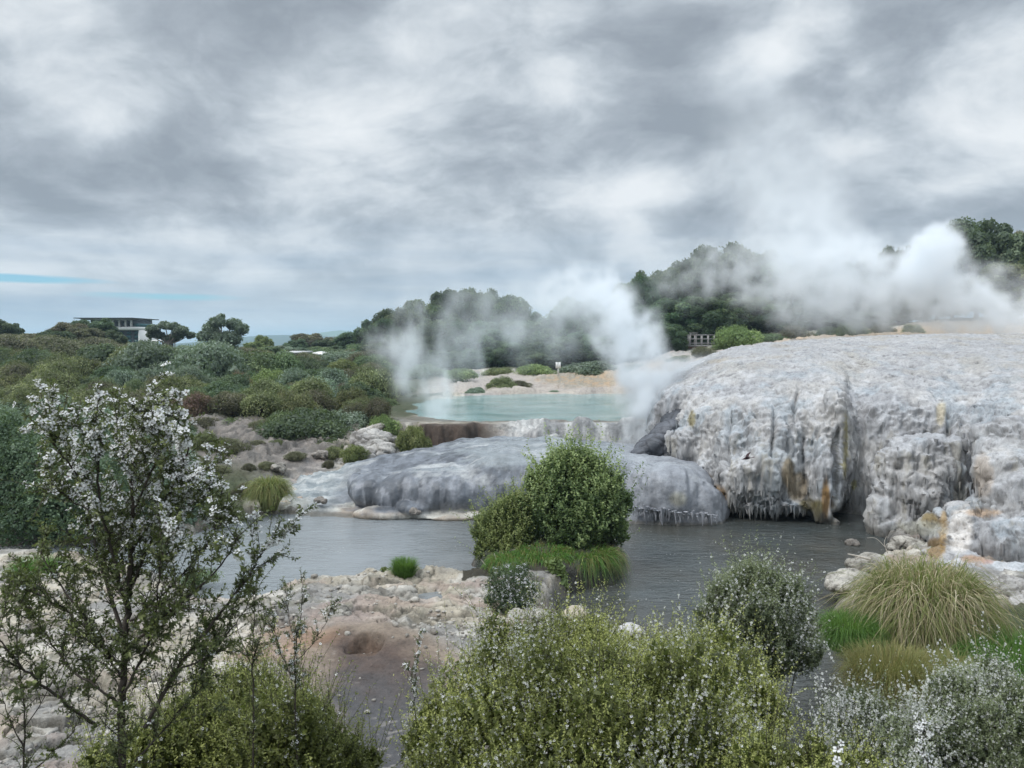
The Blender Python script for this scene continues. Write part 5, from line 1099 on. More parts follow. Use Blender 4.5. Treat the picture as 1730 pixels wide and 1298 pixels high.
def big_shrub(u0, lobes, n, seed, label, mat, tint_mu, L, W, slen, nl, fch, fsize, Yb, name='manuka_bush', topf=1.0, v0=1298, core=.045, fmat='petal', ks=1.0):
    r = np.random.default_rng(seed); b = P(u0, v0, Yb); gz = ground_z(b[0], b[1]); e = empty(name, (b[0], b[1], gz)); tagp(e, label, 'shrub'); b = np.array([b[0], b[1], gz])
    A = []
    for (u, v, rr, Y) in lobes: q = P(u, v, Y) - b; k = PXM(Y); A.append((*q, rr * k, rr * k, rr * k))
    nb = len(A)
    for i in range(nb * 4):
        q = A[r.integers(0, nb)]; dd = rdirs(r, 1, .5)[0]; s_ = r.uniform(.18, .42); A.append((q[0] + dd[0] * q[3] * .95, q[1] + dd[1] * q[4] * .95, q[2] + dd[2] * q[5] * .95, q[3] * s_, q[4] * s_, q[5] * s_ * 1.3))
    A = np.array(A); k = r.choice(len(A), n, p=A[:, 3] ** 2 / (A[:, 3] ** 2).sum()); d = rdirs(r, n, .5); d[:, 1] -= .15; d = nrm(d)
    shell_ = np.where(r.random(n) < .28, r.uniform(.55, .9, n), r.uniform(.88, 1.02, n)); lump = .80 + .40 * fbm(d * 3 + k[:, None] * 2.1, 3, seed)
    pos = A[k, :3] + d * A[k, 3:6] * (shell_ * lump)[:, None]
    keep = np.ones(n, bool)
    for i in range(len(A)):
        q = (pos - A[i, :3]) / (A[i, 3:6] * .78); keep &= ~((np.sum(q * q, 1) < 1) & (k != i))
    pos, d, k = pos[keep], d[keep], k[keep]; n = len(pos)
    sd = nrm(d * .55 + np.array([0, 0, 1.0]) + r.normal(0, .28, (n, 3)))
    cl = fbm((pos + b) * 1.6, 3, seed + 3); fz = sstep(.40, .62, fbm((pos + b) * 2.3, 3, seed + 4))
    top = sstep(-.1, .55, d[:, 2]); tint0 = np.clip(tint_mu + (cl - .5) * 1.1 + .12 * top, 0.05, .95)
    m = MB(); fl = []; st = MB()
    sub = r.random(n) < .12
    sprigs(m, fl, None, r, pos[~sub] - sd[~sub] * slen * .5, sd[~sub], slen * r.uniform(.6, 1.2, (~sub).sum()), nl, L, W, tint0[~sub], (fch * (.25 + 1.5 * fz) * (.35 + topf * top))[~sub], fsize)
    sprigs(m, fl, st, r, pos[sub] - sd[sub] * slen * .5, sd[sub], slen * 2.0 * r.uniform(.7, 1.4, sub.sum()), int(nl * 1.7), L, W, tint0[sub] + .08, (fch * 1.6 * (.25 + 1.5 * fz) * (.35 + topf * top))[sub], fsize)
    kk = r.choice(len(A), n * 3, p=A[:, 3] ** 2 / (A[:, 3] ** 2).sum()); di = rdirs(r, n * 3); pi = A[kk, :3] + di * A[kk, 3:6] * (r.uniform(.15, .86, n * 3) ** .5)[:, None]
    m.leaves(pi, rdirs(r, n * 3, .5), nrm(di + r.normal(0, .5, di.shape)), core, core * .66, np.clip(r.normal(.2, .12, n * 3), 0, 1))  # inner leaves tinted darker, the bush's inner shade put into the colour
    for i in range(14):
        l = A[r.integers(0, len(A))]; p0 = np.array([r.uniform(-.2, .2), r.uniform(-.2, .2), -.1]); p3 = l[:3] + rdirs(r, 1, .6)[0] * l[3] * .9
        st.tube(catmull([p0, p0 * .6 + p3 * .35 + r.normal(0, .05, 3), p0 * .2 + p3 * .75 + r.normal(0, .05, 3), p3], 10), np.linspace(.014, .003, 10), 5)
    m.build('foliage', mat, e); st.build('stems', MAT['bark'], e)
    fp = np.concatenate([f[0] for f in fl]); fn = np.concatenate([f[1] for f in fl]); fs = np.concatenate([f[2] for f in fl])
    blossom(fp, fn, fs, r, 5 if Yb < 6 else 4).build('flowers', MAT[fmat], e); return e
big_shrub(1000, [(800, 1190, 84, 4.5), (880, 1140, 92, 4.6), (960, 1130, 90, 4.7), (1050, 1150, 86, 4.7), (1130, 1150, 74, 4.7), (1215, 1165, 88, 4.6), (1270, 1215, 66, 4.5), (740, 1260, 62, 4.3), (1000, 1230, 150, 4.2), (870, 1260, 130, 4.0), (1160, 1260, 130, 4.0), (1000, 1350, 200, 3.7), (1240, 1330, 110, 3.9), (760, 1340, 90, 3.9)],
          13500, 41, 'large olive manuka bush with tiny white flowers at the bottom centre', G['mtip'], .50, .0155, .0068, .12, 22, .075, .0135, 4.4)
big_shrub(430, [(430, 1190, 50, 3.9), (505, 1225, 52, 3.9), (360, 1205, 46, 3.8), (570, 1280, 46, 3.7), (450, 1280, 100, 3.5), (330, 1285, 70, 3.5), (250, 1290, 48, 3.4), (300, 1215, 26, 3.7), (520, 1290, 70, 3.6), (180, 1310, 40, 3.4), (610, 1300, 30, 3.7), (400, 1150, 22, 4.0)],
          4600, 42, 'green manuka bush at the bottom left beside the sapling', G['mtip'], .46, .0155, .0065, .15, 24, .014, .014, 3.7, topf=.6)
big_shrub(1400, [(1290, 1310, 60, 3.0), (1380, 1330, 60, 2.9), (1460, 1340, 50, 2.9)], 1300, 43, 'small light green manuka top at the bottom edge right of centre', G['mtip'], .6, .012, .0045, .1, 20, .06, .015, 3.0)

G['silver'] = leaf_mat('leaf_silver_green', (.055, .072, .04), (.14, .165, .085), (.28, .32, .17), trans=.25, objvar=.0, rough=.5)
big_shrub(1285, [(1265, 1000, 44, 11.3), (1232, 1030, 44, 11.2), (1310, 1025, 46, 11.2), (1280, 1060, 66, 11.0), (1346, 1052, 36, 11.3), (1216, 1080, 38, 11.1), (1340, 1095, 44, 11.0), (1270, 1110, 56, 10.9), (1288, 985, 26, 11.4), (1200, 1050, 20, 11.2)],
          5200, 44, 'rounded shrub flecked with small white flowers beside the stream', G['silver'], .42, .036, .013, .26, 20, .14, .030, 11.2, name='flowering_shrub', v0=1120, core=.09)
big_shrub(1480, [(1450, 1215, 40, 8.2), (1415, 1240, 34, 8.2), (1480, 1265, 52, 8.0), (1545, 1250, 40, 8.1), (1440, 1300, 60, 7.9), (1520, 1320, 60, 7.8)],
          3600, 45, 'silvery white-blossomed shrub at the bottom right beside the stream', G['silver'], .40, .026, .009, .24, 24, .22, .022, 8.2, name='flowering_shrub', v0=1330, core=.07, topf=1.6)
big_shrub(1650, [(1630, 1185, 52, 8.6), (1680, 1170, 44, 8.8), (1600, 1170, 30, 8.7), (1660, 1235, 72, 8.4), (1600, 1270, 56, 8.3), (1710, 1255, 56, 8.5), (1660, 1310, 80, 8.1)],
          5600, 46, 'large green shrub with white blossom in the bottom right corner', G['silver'], .45, .026, .009, .22, 24, .12, .022, 8.6, name='flowering_shrub', v0=1330, core=.07, topf=1.3)
big_shrub(985, [(955, 822, 46, 20.6), (1000, 848, 48, 20.4), (930, 858, 44, 20.4), (995, 800, 34, 20.7), (940, 800, 30, 20.7), (968, 788, 26, 20.7), (1035, 855, 30, 20.6), (965, 892, 50, 20.3), (1030, 890, 30, 20.5), (908, 825, 20, 20.6), (1022, 818, 24, 20.7), (1046, 905, 14, 20.5), (905, 885, 26, 20.3), (1052, 850, 14, 20.6)],
          4700, 47, 'large dense green bush on the grassy islet in the stream', G['isle'], .56, .085, .046, .40, 15, 0.0004, .03, 20.6, name='bush', v0=935, core=.16)
big_shrub(850, [(855, 878, 28, 20.2), (832, 905, 30, 20.1), (870, 905, 28, 20.0), (842, 935, 26, 19.9), (875, 856, 18, 20.2), (816, 895, 16, 20.1), (860, 945, 26, 19.8), (822, 930, 20, 20.0)],
          2400, 48, 'lighter olive green bush at the left flank of the large islet bush', G['light2'], .58, .065, .03, .34, 16, 0.0008, .03, 20.2, name='bush', v0=960, core=.14)
# ---- the open sapling with white flowers
def sapling(name, label, lines, Y, seed, L, W, fsize, flow, tmat='mdark', twl=(.07, .19), gap=.0155, second=.6, dys=.25, cat='sapling'):
    r = np.random.default_rng(seed); u0, v0 = lines[0][0][0][:2]; b0 = P(u0, v0, Y); gz = ground_z(b0[0], b0[1]); b = np.array([b0[0], b0[1], gz]); e = empty(name, tuple(b)); tagp(e, label, cat)
    m = MB(); st = MB(); fl = []; tb = []; td = []; tl = []; tp = []
    for li, (pts, r0, r1) in enumerate(lines):
        dy = 0 if li == 0 else r.uniform(-dys, dys); W3 = []
        for i, (u, v) in enumerate(pts):
            W3.append(P(u, v, Y + dy * (i / (len(pts) - 1))) - b)
        if li == 0: W3[0][2] = -.05
        n = max(8, len(pts) * 6); c = catmull(W3, n); c += r.normal(0, .002, c.shape)
        st.tube(c, np.linspace(r0 * .68, r1 * .7, n), 6)
        seg = np.linalg.norm(np.diff(c, axis=0), axis=1); s = np.concatenate([[0], np.cumsum(seg)]); Lt = s[-1]
        k = int(Lt / gap)
        for j in range(k):
            a = r.uniform(.18 if li == 0 else .08, 1.0) * Lt; p = np.array([np.interp(a, s, c[:, q]) for q in range(3)]); i = min(np.searchsorted(s, a), n - 1); t = nrm(c[i] - c[i - 1])
            d = nrm(t * .9 + rdirs(r, 1)[0] * .95 + np.array([0, 0, .35])); tb.append(p); td.append(d); tl.append(r.uniform(*twl) * (1.15 - .4 * a / Lt)); tp.append(p + b)
        tb.append(c[-1]); td.append(nrm(c[-1] - c[-2])); tl.append(twl[1] * .6); tp.append(c[-1] + b)
    tb = np.array(tb); td = np.array(td); tl = np.array(tl)
    # side twigs on the twigs
    q = r.random(len(tb)) < second * 1.0
    t2 = np.repeat(np.arange(len(tb))[q], 2); f = r.uniform(.3, .8, len(t2)); b2 = tb[t2] + td[t2] * (tl[t2] * f)[:, None]; d2_ = nrm(td[t2] + rdirs(r, len(t2)) * .9); l2 = tl[t2] * .5
    tb = np.concatenate([tb, b2]); td = np.concatenate([td, d2_]); tl = np.concatenate([tl, l2])
    wp = tb + b; uu = CX + wp[:, 0] / wp[:, 1] * F; vp = HOR + (CZ - wp[:, 2]) / wp[:, 1] * F
    fc = flow(uu, vp, r)
    sprigs(m, fl, st, r, tb, td, tl, 20, L, W, np.clip(.42 + r.normal(0, .15, len(tb)), 0, 1), fc, fsize, stemr=.0011, tipgain=.3, curve=.12)
    st.build('branches', MAT['bark'], e); m.build('foliage', G[tmat], e)
    fp = np.concatenate([f_[0] for f_ in fl]); fn = np.concatenate([f_[1] for f_ in fl]); fs = np.concatenate([f_[2] for f_ in fl]); fn[:, 1] -= .25; fn[:, 2] += .55
    if len(fp) < 90:
        for i in range(len(fp)): blossom(fp[i:i + 1], nrm(fn[i:i + 1]), fs[i:i + 1], r, 5).build('flower', MAT['petal'], e)
    else: blossom(fp, nrm(fn), fs, r, 5).build('flowers', MAT['petal'], e)
    return e
LN = [([(207, 1620), (206, 1298), (207, 1180), (212, 1080), (218, 1000), (222, 930), (225, 860), (222, 790), (236, 710), (247, 655)], .020, .0022),
      ([(212, 1080), (172, 960), (150, 860), (118, 760), (98, 690)], .009, .002), ([(216, 1040), (190, 930), (165, 820), (172, 740), (160, 685)], .009, .002), ([(220, 1000), (262, 900), (300, 835), (340, 790)], .007, .0018),
      ([(212, 1100), (290, 1030), (370, 960), (402, 905)], .008, .0018), ([(245, 1230), (300, 1130), (362, 1050), (415, 980), (445, 930), (490, 885)], .010, .002), ([(165, 1225), (100, 1180), (40, 1130), (0, 1080), (-60, 1000)], .008, .0018),
      ([(202, 1190), (120, 1130), (70, 1060), (42, 1020)], .006, .0015), ([(210, 1130), (130, 1050), (60, 1000), (30, 985)], .006, .0015), ([(222, 930), (275, 850), (305, 780), (318, 730), (300, 690)], .007, .0018), ([(225, 860), (258, 780), (280, 720), (270, 680)], .006, .0016),
      ([(165, 820), (130, 790), (92, 730), (86, 690)], .005, .0014), ([(220, 1050), (300, 980), (350, 920), (365, 870)], .006, .0015), ([(207, 1180), (240, 1110), (262, 1040), (270, 960), (290, 900)], .007, .0016), ([(222, 800), (205, 740), (200, 690), (210, 672)], .005, .0014),
      ([(150, 860), (112, 830), (80, 800), (62, 772)], .004, .0013), ([(209, 1150), (160, 1070), (110, 1000), (70, 940), (75, 925)], .006, .0014), ([(300, 1130), (350, 1110), (400, 1050), (430, 1000)], .005, .0013), ([(218, 1010), (200, 900), (225, 820), (262, 760)], .006, .0014), ([(225, 880), (320, 860), (350, 822), (355, 810)], .004, .0013),
      ([(226, 1290), (320, 1180), (345, 1120), (350, 1060)], .005, .0013)]
def flow1(u, v, r):  # where along the sapling the blossom sits
    t = .36 * sstep(870, 740, v) + .28 * np.exp(-(((v - 880) / 70) ** 2 + ((u - 150) / 50) ** 2)) + .22 * np.exp(-(((v - 830) / 60) ** 2 + ((u - 330) / 50) ** 2)) + .75 * np.exp(-(((v - 915) / 45) ** 2 + ((u - 455) / 45) ** 2)) + .012
    t = t + .22 * np.exp(-(((v - 850) / 60) ** 2 + ((u - 240) / 60) ** 2)) + .08 * sstep(1000, 880, v)
    cl = r.random(len(u)); return np.clip(t * np.where(cl < .38, 1.0, .12), 0, .7)
sapling('manuka_sapling', 'open dark-stemmed sapling with clusters of white flowers at the left', [([(u, v + 22 * max(0, min(1, (900 - v) / 200))) for u, v in l[0]], l[1], l[2]) for l in LN], 2.35, 51, .0165, .0066, .0205, flow1)
LN2 = [([(505, 1500), (500, 1200), (498, 1110), (508, 1040), (512, 985)], .006, .0014), ([(500, 1160), (470, 1090), (462, 1040)], .003, .001), ([(500, 1120), (540, 1070), (560, 1030)], .003, .001), ([(500, 1100), (488, 1040), (484, 1000)], .003, .001)]
sapling('manuka_shoot', 'thin leafy shoot rising from the bottom left bush past the shelf', LN2, 3.3, 52, .012, .0045, .016, lambda u, v, r: np.full(len(u), .05), 'mdark', (.04, .10), .018, .3, .1, 'shoot')
LN3 = [([(425, 1500), (428, 1200), (426, 1110), (430, 1030), (424, 985)], .006, .0014), ([(427, 1130), (400, 1060), (392, 1020)], .003, .001), ([(427, 1110), (450, 1050)], .003, .001)]
sapling('manuka_shoot', 'thin reddish leafy shoot left of the taller shoot at the bottom left', LN3, 3.2, 53, .012, .0042, .016, lambda u, v, r: np.full(len(u), .01), 'mdark', (.04, .10), .02, .3, .1, 'shoot')
LN4 = [([(30, 1600), (40, 1298), (42, 1200), (30, 1100), (34, 1020)], .006, .0014), ([(42, 1230), (90, 1150), (110, 1080)], .003, .001), ([(60, 1298), (120, 1240), (150, 1180)], .004, .001), ([(40, 1260), (10, 1200), (0, 1150)], .003, .001)]
sapling('manuka_shoot', 'sparse leafy shoots in the bottom left corner', LN4, 2.5, 54, .012, .0042, .02, lambda u, v, r: np.full(len(u), .006), 'mdark', (.05, .12), .028, .3, .1, 'shoot')
LN5 = [([(705, 1600), (712, 1298), (700, 1200), (706, 1100), (710, 1070)], .006, .0012), ([(706, 1180), (690, 1130)], .003, .001)]
sapling('manuka_shoot', 'dark thin shoot at the left flank of the large bottom bush', LN5, 4.3, 55, .012, .0045, .016, lambda u, v, r: np.full(len(u), .10), 'mdark', (.03, .08), .02, .3, .1, 'shoot')
LN6 = [([(1575, 1700), (1572, 1400), (1568, 1300), (1560, 1260), (1562, 1225)], .003, .0012)]
sapling('flower_spray', 'nearest spray of white flowers at the bottom right edge', LN6, 1.7, 56, .010, .0036, .014, lambda u, v, r: np.full(len(u), .2), 'mdark', (.02, .05), .02, .2, .03, 'flower spray')
LN7 = [([(1430, 1700), (1425, 1400), (1420, 1320), (1418, 1270)], .003, .0012)]
sapling('flower_spray', 'single spray with a wide white flower at the bottom edge', LN7, 1.6, 57, .010, .0036, .020, lambda u, v, r: np.full(len(u), .04), 'mdark', (.015, .04), .02, .2, .03, 'flower spray')
# ------------------------------------------------------------------ buildings, deck, sign, branches, bird
def part(name, boxes, mat, parent):
    m = MB()
    for c_, d_ in boxes: m.box(c_, d_)
    return m.build(name, mat, parent, smooth=False)
# flat-roofed building on the skyline
Yb = 165.0; k = PXM(Yb); bq = P(150, 580, Yb); x0 = PX(134, Yb); zt = P(190, 540, Yb)[2]; e = empty('building', (x0, Yb, 2.0))
tagp(e, 'modern flat-roofed building with white piers behind the trees at the left', 'building')
def bx(u0, u1, v0, v1, y0, y1):  # box in building coordinates from photo edges of its front
    a = PX(u0, Yb) - x0; b = PX(u1, Yb) - x0; z0 = P(190, v1, Yb)[2] - 2.0; z1 = P(190, v0, Yb)[2] - 2.0
    return (((a + b) / 2, (y0 + y1) / 2, (z0 + z1) / 2), (b - a, y1 - y0, z1 - z0))
rf = part('roof', [bx(133, 231, 537.2, 538.6, -1.5, 11)], MAT['darkroof'], e)
part('fascia', [bx(140, 222, 538.7, 540.6, -.4, 10)], MAT['concrete'], e)
part('wall', [bx(150, 226, 540.7, 552.5, 1.2, 9), bx(150, 234, 558.2, 600, .8, 9)], MAT['darkroof'], e)
for (a, b) in ((192, 199.5), (203.5, 209.5), (214, 220)):
    w_ = part('window', [bx(a, b, 541.5, 552, .9, 1.15)], MAT['white'], e)
    part('pane', [bx(a + .6, b - .6, 542.2, 551.6, .82, .88)], MAT['glass'], w_)
for a in (190, 201, 211.5, 221): part('pier', [bx(a, a + 1.6, 540.8, 552.4, .2, .8)], MAT['white'], e)
part('parapet', [bx(183, 235.5, 552.5, 558, -.3, 9.2)], MAT['white'], e)
t_ = part('terrace_room', [bx(224, 234.5, 546.5, 552.4, .9, 8)], MAT['teal'], e)
part('balustrade', [bx(222, 236, 545.6, 546.3, .3, .4), bx(222, 222.6, 546.4, 552.4, .3, .4), bx(228, 228.5, 546.4, 552.4, .3, .4), bx(235.4, 236, 545.6, 552.4, .3, .4)], MAT['darkroof'], e)
for j, vv_ in enumerate((560, 567, 574)):
    for a in (185, 199, 213, 226):
        part('window', [bx(a, a + 7, vv_, vv_ + 5, .62, .78)], MAT['teal'], e)
part('corner_pier', [bx(234.1, 236.2, 558.1, 600, .2, 9)], MAT['white'], e)
# low pavilion roofs in the scrub
def pav(u0, u1, v, Y, roofmat, label, slope=0, posts=True, name='pavilion'):
    a = PX(u0, Y); b = PX(u1, Y); z = P(u0, v, Y)[2]; gz = ground_z((a + b) / 2, Y + 1.5); e = empty(name, (a, Y, gz)); tagp(e, label, name)
    m = MB(); w = b - a; V = np.array([(-.3, -.4, z - gz), (w + .3, -.4, z - gz - slope), (w + .3, 3.6, z - gz - slope + .12), (-.3, 3.6, z - gz + .12)]); V2 = V + np.array([0, 0, .16])
    m.add(np.concatenate([V, V2]), [[0, 3, 2, 1], [4, 5, 6, 7], [0, 1, 5, 4], [1, 2, 6, 5], [2, 3, 7, 6], [3, 0, 4, 7]]); m.build('roof', roofmat, e, False)
    for (px_, py_) in ((0, 0), (w, 0), (0, 3.2), (w, 3.2)):
        part('post', [((px_, py_, (z - gz - slope) / 2), (.12, .12, z - gz - slope - .02))], MAT['timber'], e)
    part('back_wall', [((w / 2, 3.0, (z - gz - slope) / 2), (w - .3, .1, (z - gz - slope) - .1))], MAT['darkroof'], e)
    return e
pav(484, 511, 597.5, 90, MAT['concrete'], 'small open pavilion with flat pale roof in the scrub')
pav(534, 554, 598, 92, MAT['white'], 'small sloping white roof right of the open pavilion in the scrub', slope=.35, name='shed')
pav(258, 280, 577, 112, MAT['white'], 'white roof just showing behind the scrub under the gum tree', name='shed')
# pole between them
e = empty('utility_pole', (PX(517.5, 90), 90, ground_z(PX(517.5, 90), 90))); tagp(e, 'thin pale pole between the two small roofs', 'pole')
m = MB(); m.tube([(0, 0, -.2), (0, 0, P(517, 595, 90)[2] - e.location.z)], [.09, .07], 8); m.build('pole', MAT['deadwood'], e)
# viewing deck
Yd = 80.0; a = PX(1150, Yd); b = PX(1207, Yd); zf = P(1180, 583, Yd)[2]; e = empty('viewing_deck', ((a + b) / 2, Yd, zf)); tagp(e, 'weathered timber viewing deck with railing below the wooded slope', 'viewing deck'); w = b - a
part('deck_floor', [((0, 1.2, -.08), (w, 2.4, .16))], MAT['timber'], e); part('bearer', [((0, .1, -.28), (w, .12, .22))], MAT['rimu'], e)
for i in range(6): part('rail_post', [((-w / 2 + .06 + i * (w - .12) / 5, .02, .5), (.09, .09, 1.0))], MAT['timber'], e)
for zz in (1.03, .62, .18): part('rail', [((0, .02 if zz > 1 else -.045, zz), (w + .06, .12 if zz > 1 else .035, .07))], MAT['timber'], e)
for i in range(6): part('back_rail_post', [((-w / 2 + .06 + i * (w - .12) / 5, 2.3, .5), (.09, .09, 1.0))], MAT['timber'], e)
part('back_rail', [((0, 2.3, 1.03), (w, .12, .06))], MAT['timber'], e)
for xx in (-w / 2 + .2, -w * .18, w * .2, w / 2 - .2): part('support_post', [((xx, .25, -.95), (.14, .14, 1.1)), ], MAT['timber'], e)
e2 = empty('information_board', ((a + b) / 2 - .15, Yd + 1.3, zf)); tagp(e2, 'low lectern board standing on the viewing deck', 'board')
part('board', [((0, 0, 1.24), (.85, .5, .06))], MAT['timber'], e2); part('post', [((-.3, 0, .6), (.08, .08, 1.19)), ((.3, 0, .6), (.08, .08, 1.19))], MAT['timber'], e2)
# dark red-brown boardwalk fence in the steam
Yf = 88.0; a = PX(1274, Yf); b = PX(1302, Yf); z = P(1288, 562, Yf)[2]; e = empty('boardwalk_fence', ((a + b) / 2, Yf, z)); tagp(e, 'dim red-brown boardwalk fence behind the steam', 'fence'); w = b - a
for i in range(5): part('fence_post', [((-w / 2 + i * w / 4, 0, .45), (.1, .1, 1.2))], MAT['timber'], e)
part('rail', [((0, -.08, .98), (w, .05, .1))], MAT['timber'], e); part('rail', [((0, -.08, .45), (w, .05, .1))], MAT['timber'], e); part('walkway', [((0, .8, -.3), (w, 1.6, .3))], MAT['rimu'], e)
# the sign with two white panels
Ys = 70.0; q = P(943, 628, Ys); gz = ground_z(q[0], Ys); e = empty('warning_sign', (q[0], Ys, gz)); tagp(e, 'white sign of two narrow panels on one post beyond the pool', 'sign'); kk = PXM(Ys)
zt = P(943, 612, Ys)[2] - gz; zb_ = P(943, 622.5, Ys)[2] - gz
part('post', [((0, .06, zt / 2 - .1), (.09, .07, zt))], MAT['white'], e)
for s in (-1, 1): part('panel', [((s * .125, 0, (zt + zb_) / 2), (.21, .03, zt - zb_))], MAT['white'], e)
# bleached branches
def branch(name, label, lines, Y, rad, mat='deadwood'):
    b0 = P(*lines[0][0], Y); e = empty(name, tuple(b0)); tagp(e, label, 'branch')
    m = MB()
    for i, l in enumerate(lines):
        m.tube(catmull([P(u, v, Y + .05 * j) - b0 for j, (u, v) in enumerate(l)], 12), np.linspace(rad * (1 if i == 0 else .6), rad * .25, 12), 5)
    m.build('wood', MAT[mat], e); return e
branch('driftwood_branch', 'thin bleached stick lying across the broad cream boulder', [[(590, 1020), (615, 1030), (640, 1034), (668, 1036)], [(618, 1030), (612, 1038)]], 15.7, .035)
branch('driftwood_branch', 'curved dead root left of the broad cream boulder', [[(525, 1028), (545, 1034), (556, 1046), (552, 1060)], [(540, 1032), (558, 1040)]], 15.3, .04)
branch('driftwood_branch', 'pale twig on the shelf under the bright grass tuft', [[(668, 990), (690, 1002), (705, 1012)]], 17.6, .025)
branch('driftwood_branch', 'bleached branch reaching over the dark water under the islet', [[(930, 966), (955, 966), (975, 972)], [(955, 966), (965, 960)]], 18.9, .03)
branch('driftwood_branch', 'forked pale branch lowest under the right end of the islet', [[(995, 990), (1010, 976), (1035, 972)], [(965, 979), (985, 982), (1008, 974)], [(970, 995), (990, 994)]], 19.0, .028)
branch('driftwood_branch', 'white dead branch at the water edge left of the large tussock', [[(1470, 945), (1450, 940), (1432, 936)], [(1452, 941), (1444, 946)]], 18.2, .04)
branch('driftwood_branch', 'bare twig arching up behind the large tussock', [[(1500, 935), (1494, 918), (1498, 906)], [(1496, 925), (1480, 910), (1465, 909)]], 18.0, .015)
branch('driftwood_branch', 'grey dead twigs at the left foot of the islet bush', [[(850, 985), (825, 960), (812, 945)], [(835, 970), (838, 950), (835, 935)], [(840, 975), (820, 975), (805, 968)]], 18.6, .022)
# bird crossing the terrace face
q = P(1262, 775, 25.0); e = empty('bird', tuple(q)); tagp(e, 'small dark bird flying low across the grey terrace face', 'bird')
import bmesh
def bird_mesh():
    m = MB(); t = np.linspace(0, 1, 9); rr = np.array([.004, .022, .034, .042, .044, .038, .026, .014, .006]) * .95
    pts = np.stack([(t - .5) * .30, 0 * t, .01 * np.sin(t * 3)], 1); m.tube(pts, rr, 8)     # body, tail end at +x
    def wing(s):
        P0 = np.array([[-.05, .02 * s, .03], [.05, .02 * s, .03], [-.01, .10 * s, .09], [.08, .09 * s, .08], [.04, .19 * s, .11], [.12, .17 * s, .10], [.14, .27 * s, .12]])
        V = np.concatenate([P0, P0 + np.array([0, 0, .006])]); f4 = [[0, 1, 3, 2], [2, 3, 5, 4], [7, 9, 10, 8], [9, 11, 12, 10], [0, 2, 9, 7], [1, 8, 10, 3], [2, 4, 11, 9], [3, 10, 12, 5]]
        m.add(V, f4); m.add(V, [[4, 5, 6], [11, 13, 12], [4, 6, 13], [4, 13, 11], [5, 12, 13], [5, 13, 6]])
    wing(1); wing(-1)
    V = np.array([[.13, -.012, .01], [.13, .012, .01], [.24, .04, .015], [.24, -.04, .015]]); V = np.concatenate([V, V - np.array([0, 0, .006])]); m.add(V, [[0, 1, 2, 3], [4, 7, 6, 5], [0, 3, 7, 4], [1, 5, 6, 2], [3, 2, 6, 7]])
    m.tube([(-.14, 0, .005), (-.165, 0, .004), (-.185, 0, 0)], [.012, .006, .001], 5)
    return m.mesh('bird', MAT['bird'])
bo = obj('body', bird_mesh(), e); e.rotation_euler = (R(10), R(-12), R(-20))
# distant hills
def hill(pts, Y, depth, name, label, col):
    n = 160; us_ = np.linspace(pts[0][0], pts[-1][0], n); tv_ = np.interp(us_, [p[0] for p in pts], [p[1] for p in pts]); rows = 14; V = []
    for j in range(rows):
        t = j / (rows - 1); yy = Y - depth / 2 + depth * t; prof = math.sin(math.pi * t) ** .8
        for i in range(n):
            zt = P(us_[i], tv_[i], Y)[2]; z = -5 + (zt + 5) * prof * (1 + .12 * (vnoise(np.array([[i * .11, j * .9, 3]]), 5)[0] - .5) * (1 if j != rows // 2 else 0)); V.append((PX(us_[i], Y), yy, z))
    o = obj(name, make_mesh(name, V, [grid_faces(rows, n)], col)); tagp(o, label, 'hill', kind='structure'); return o
MAT['hillveg'] = simple('far_forest', (.045, .07, .035), .9, .35, .02)
MAT['hillveg2'] = simple('far_pasture', (.10, .15, .06), .9, .3, .01)
hill([(350, 579), (400, 574), (440, 568), (470, 566.5), (510, 567), (545, 568), (640, 572), (760, 576)], 2600, 900, 'hill', 'low blue distant hill on the horizon at the left of the grove', MAT['hillveg'])
hill([(470, 577), (520, 570), (545, 564), (565, 560), (580, 558.5), (600, 561), (640, 566), (760, 574), (900, 576)], 3600, 1200, 'hill', 'farther green-blue hill rising behind the lower one', MAT['hillveg2'])
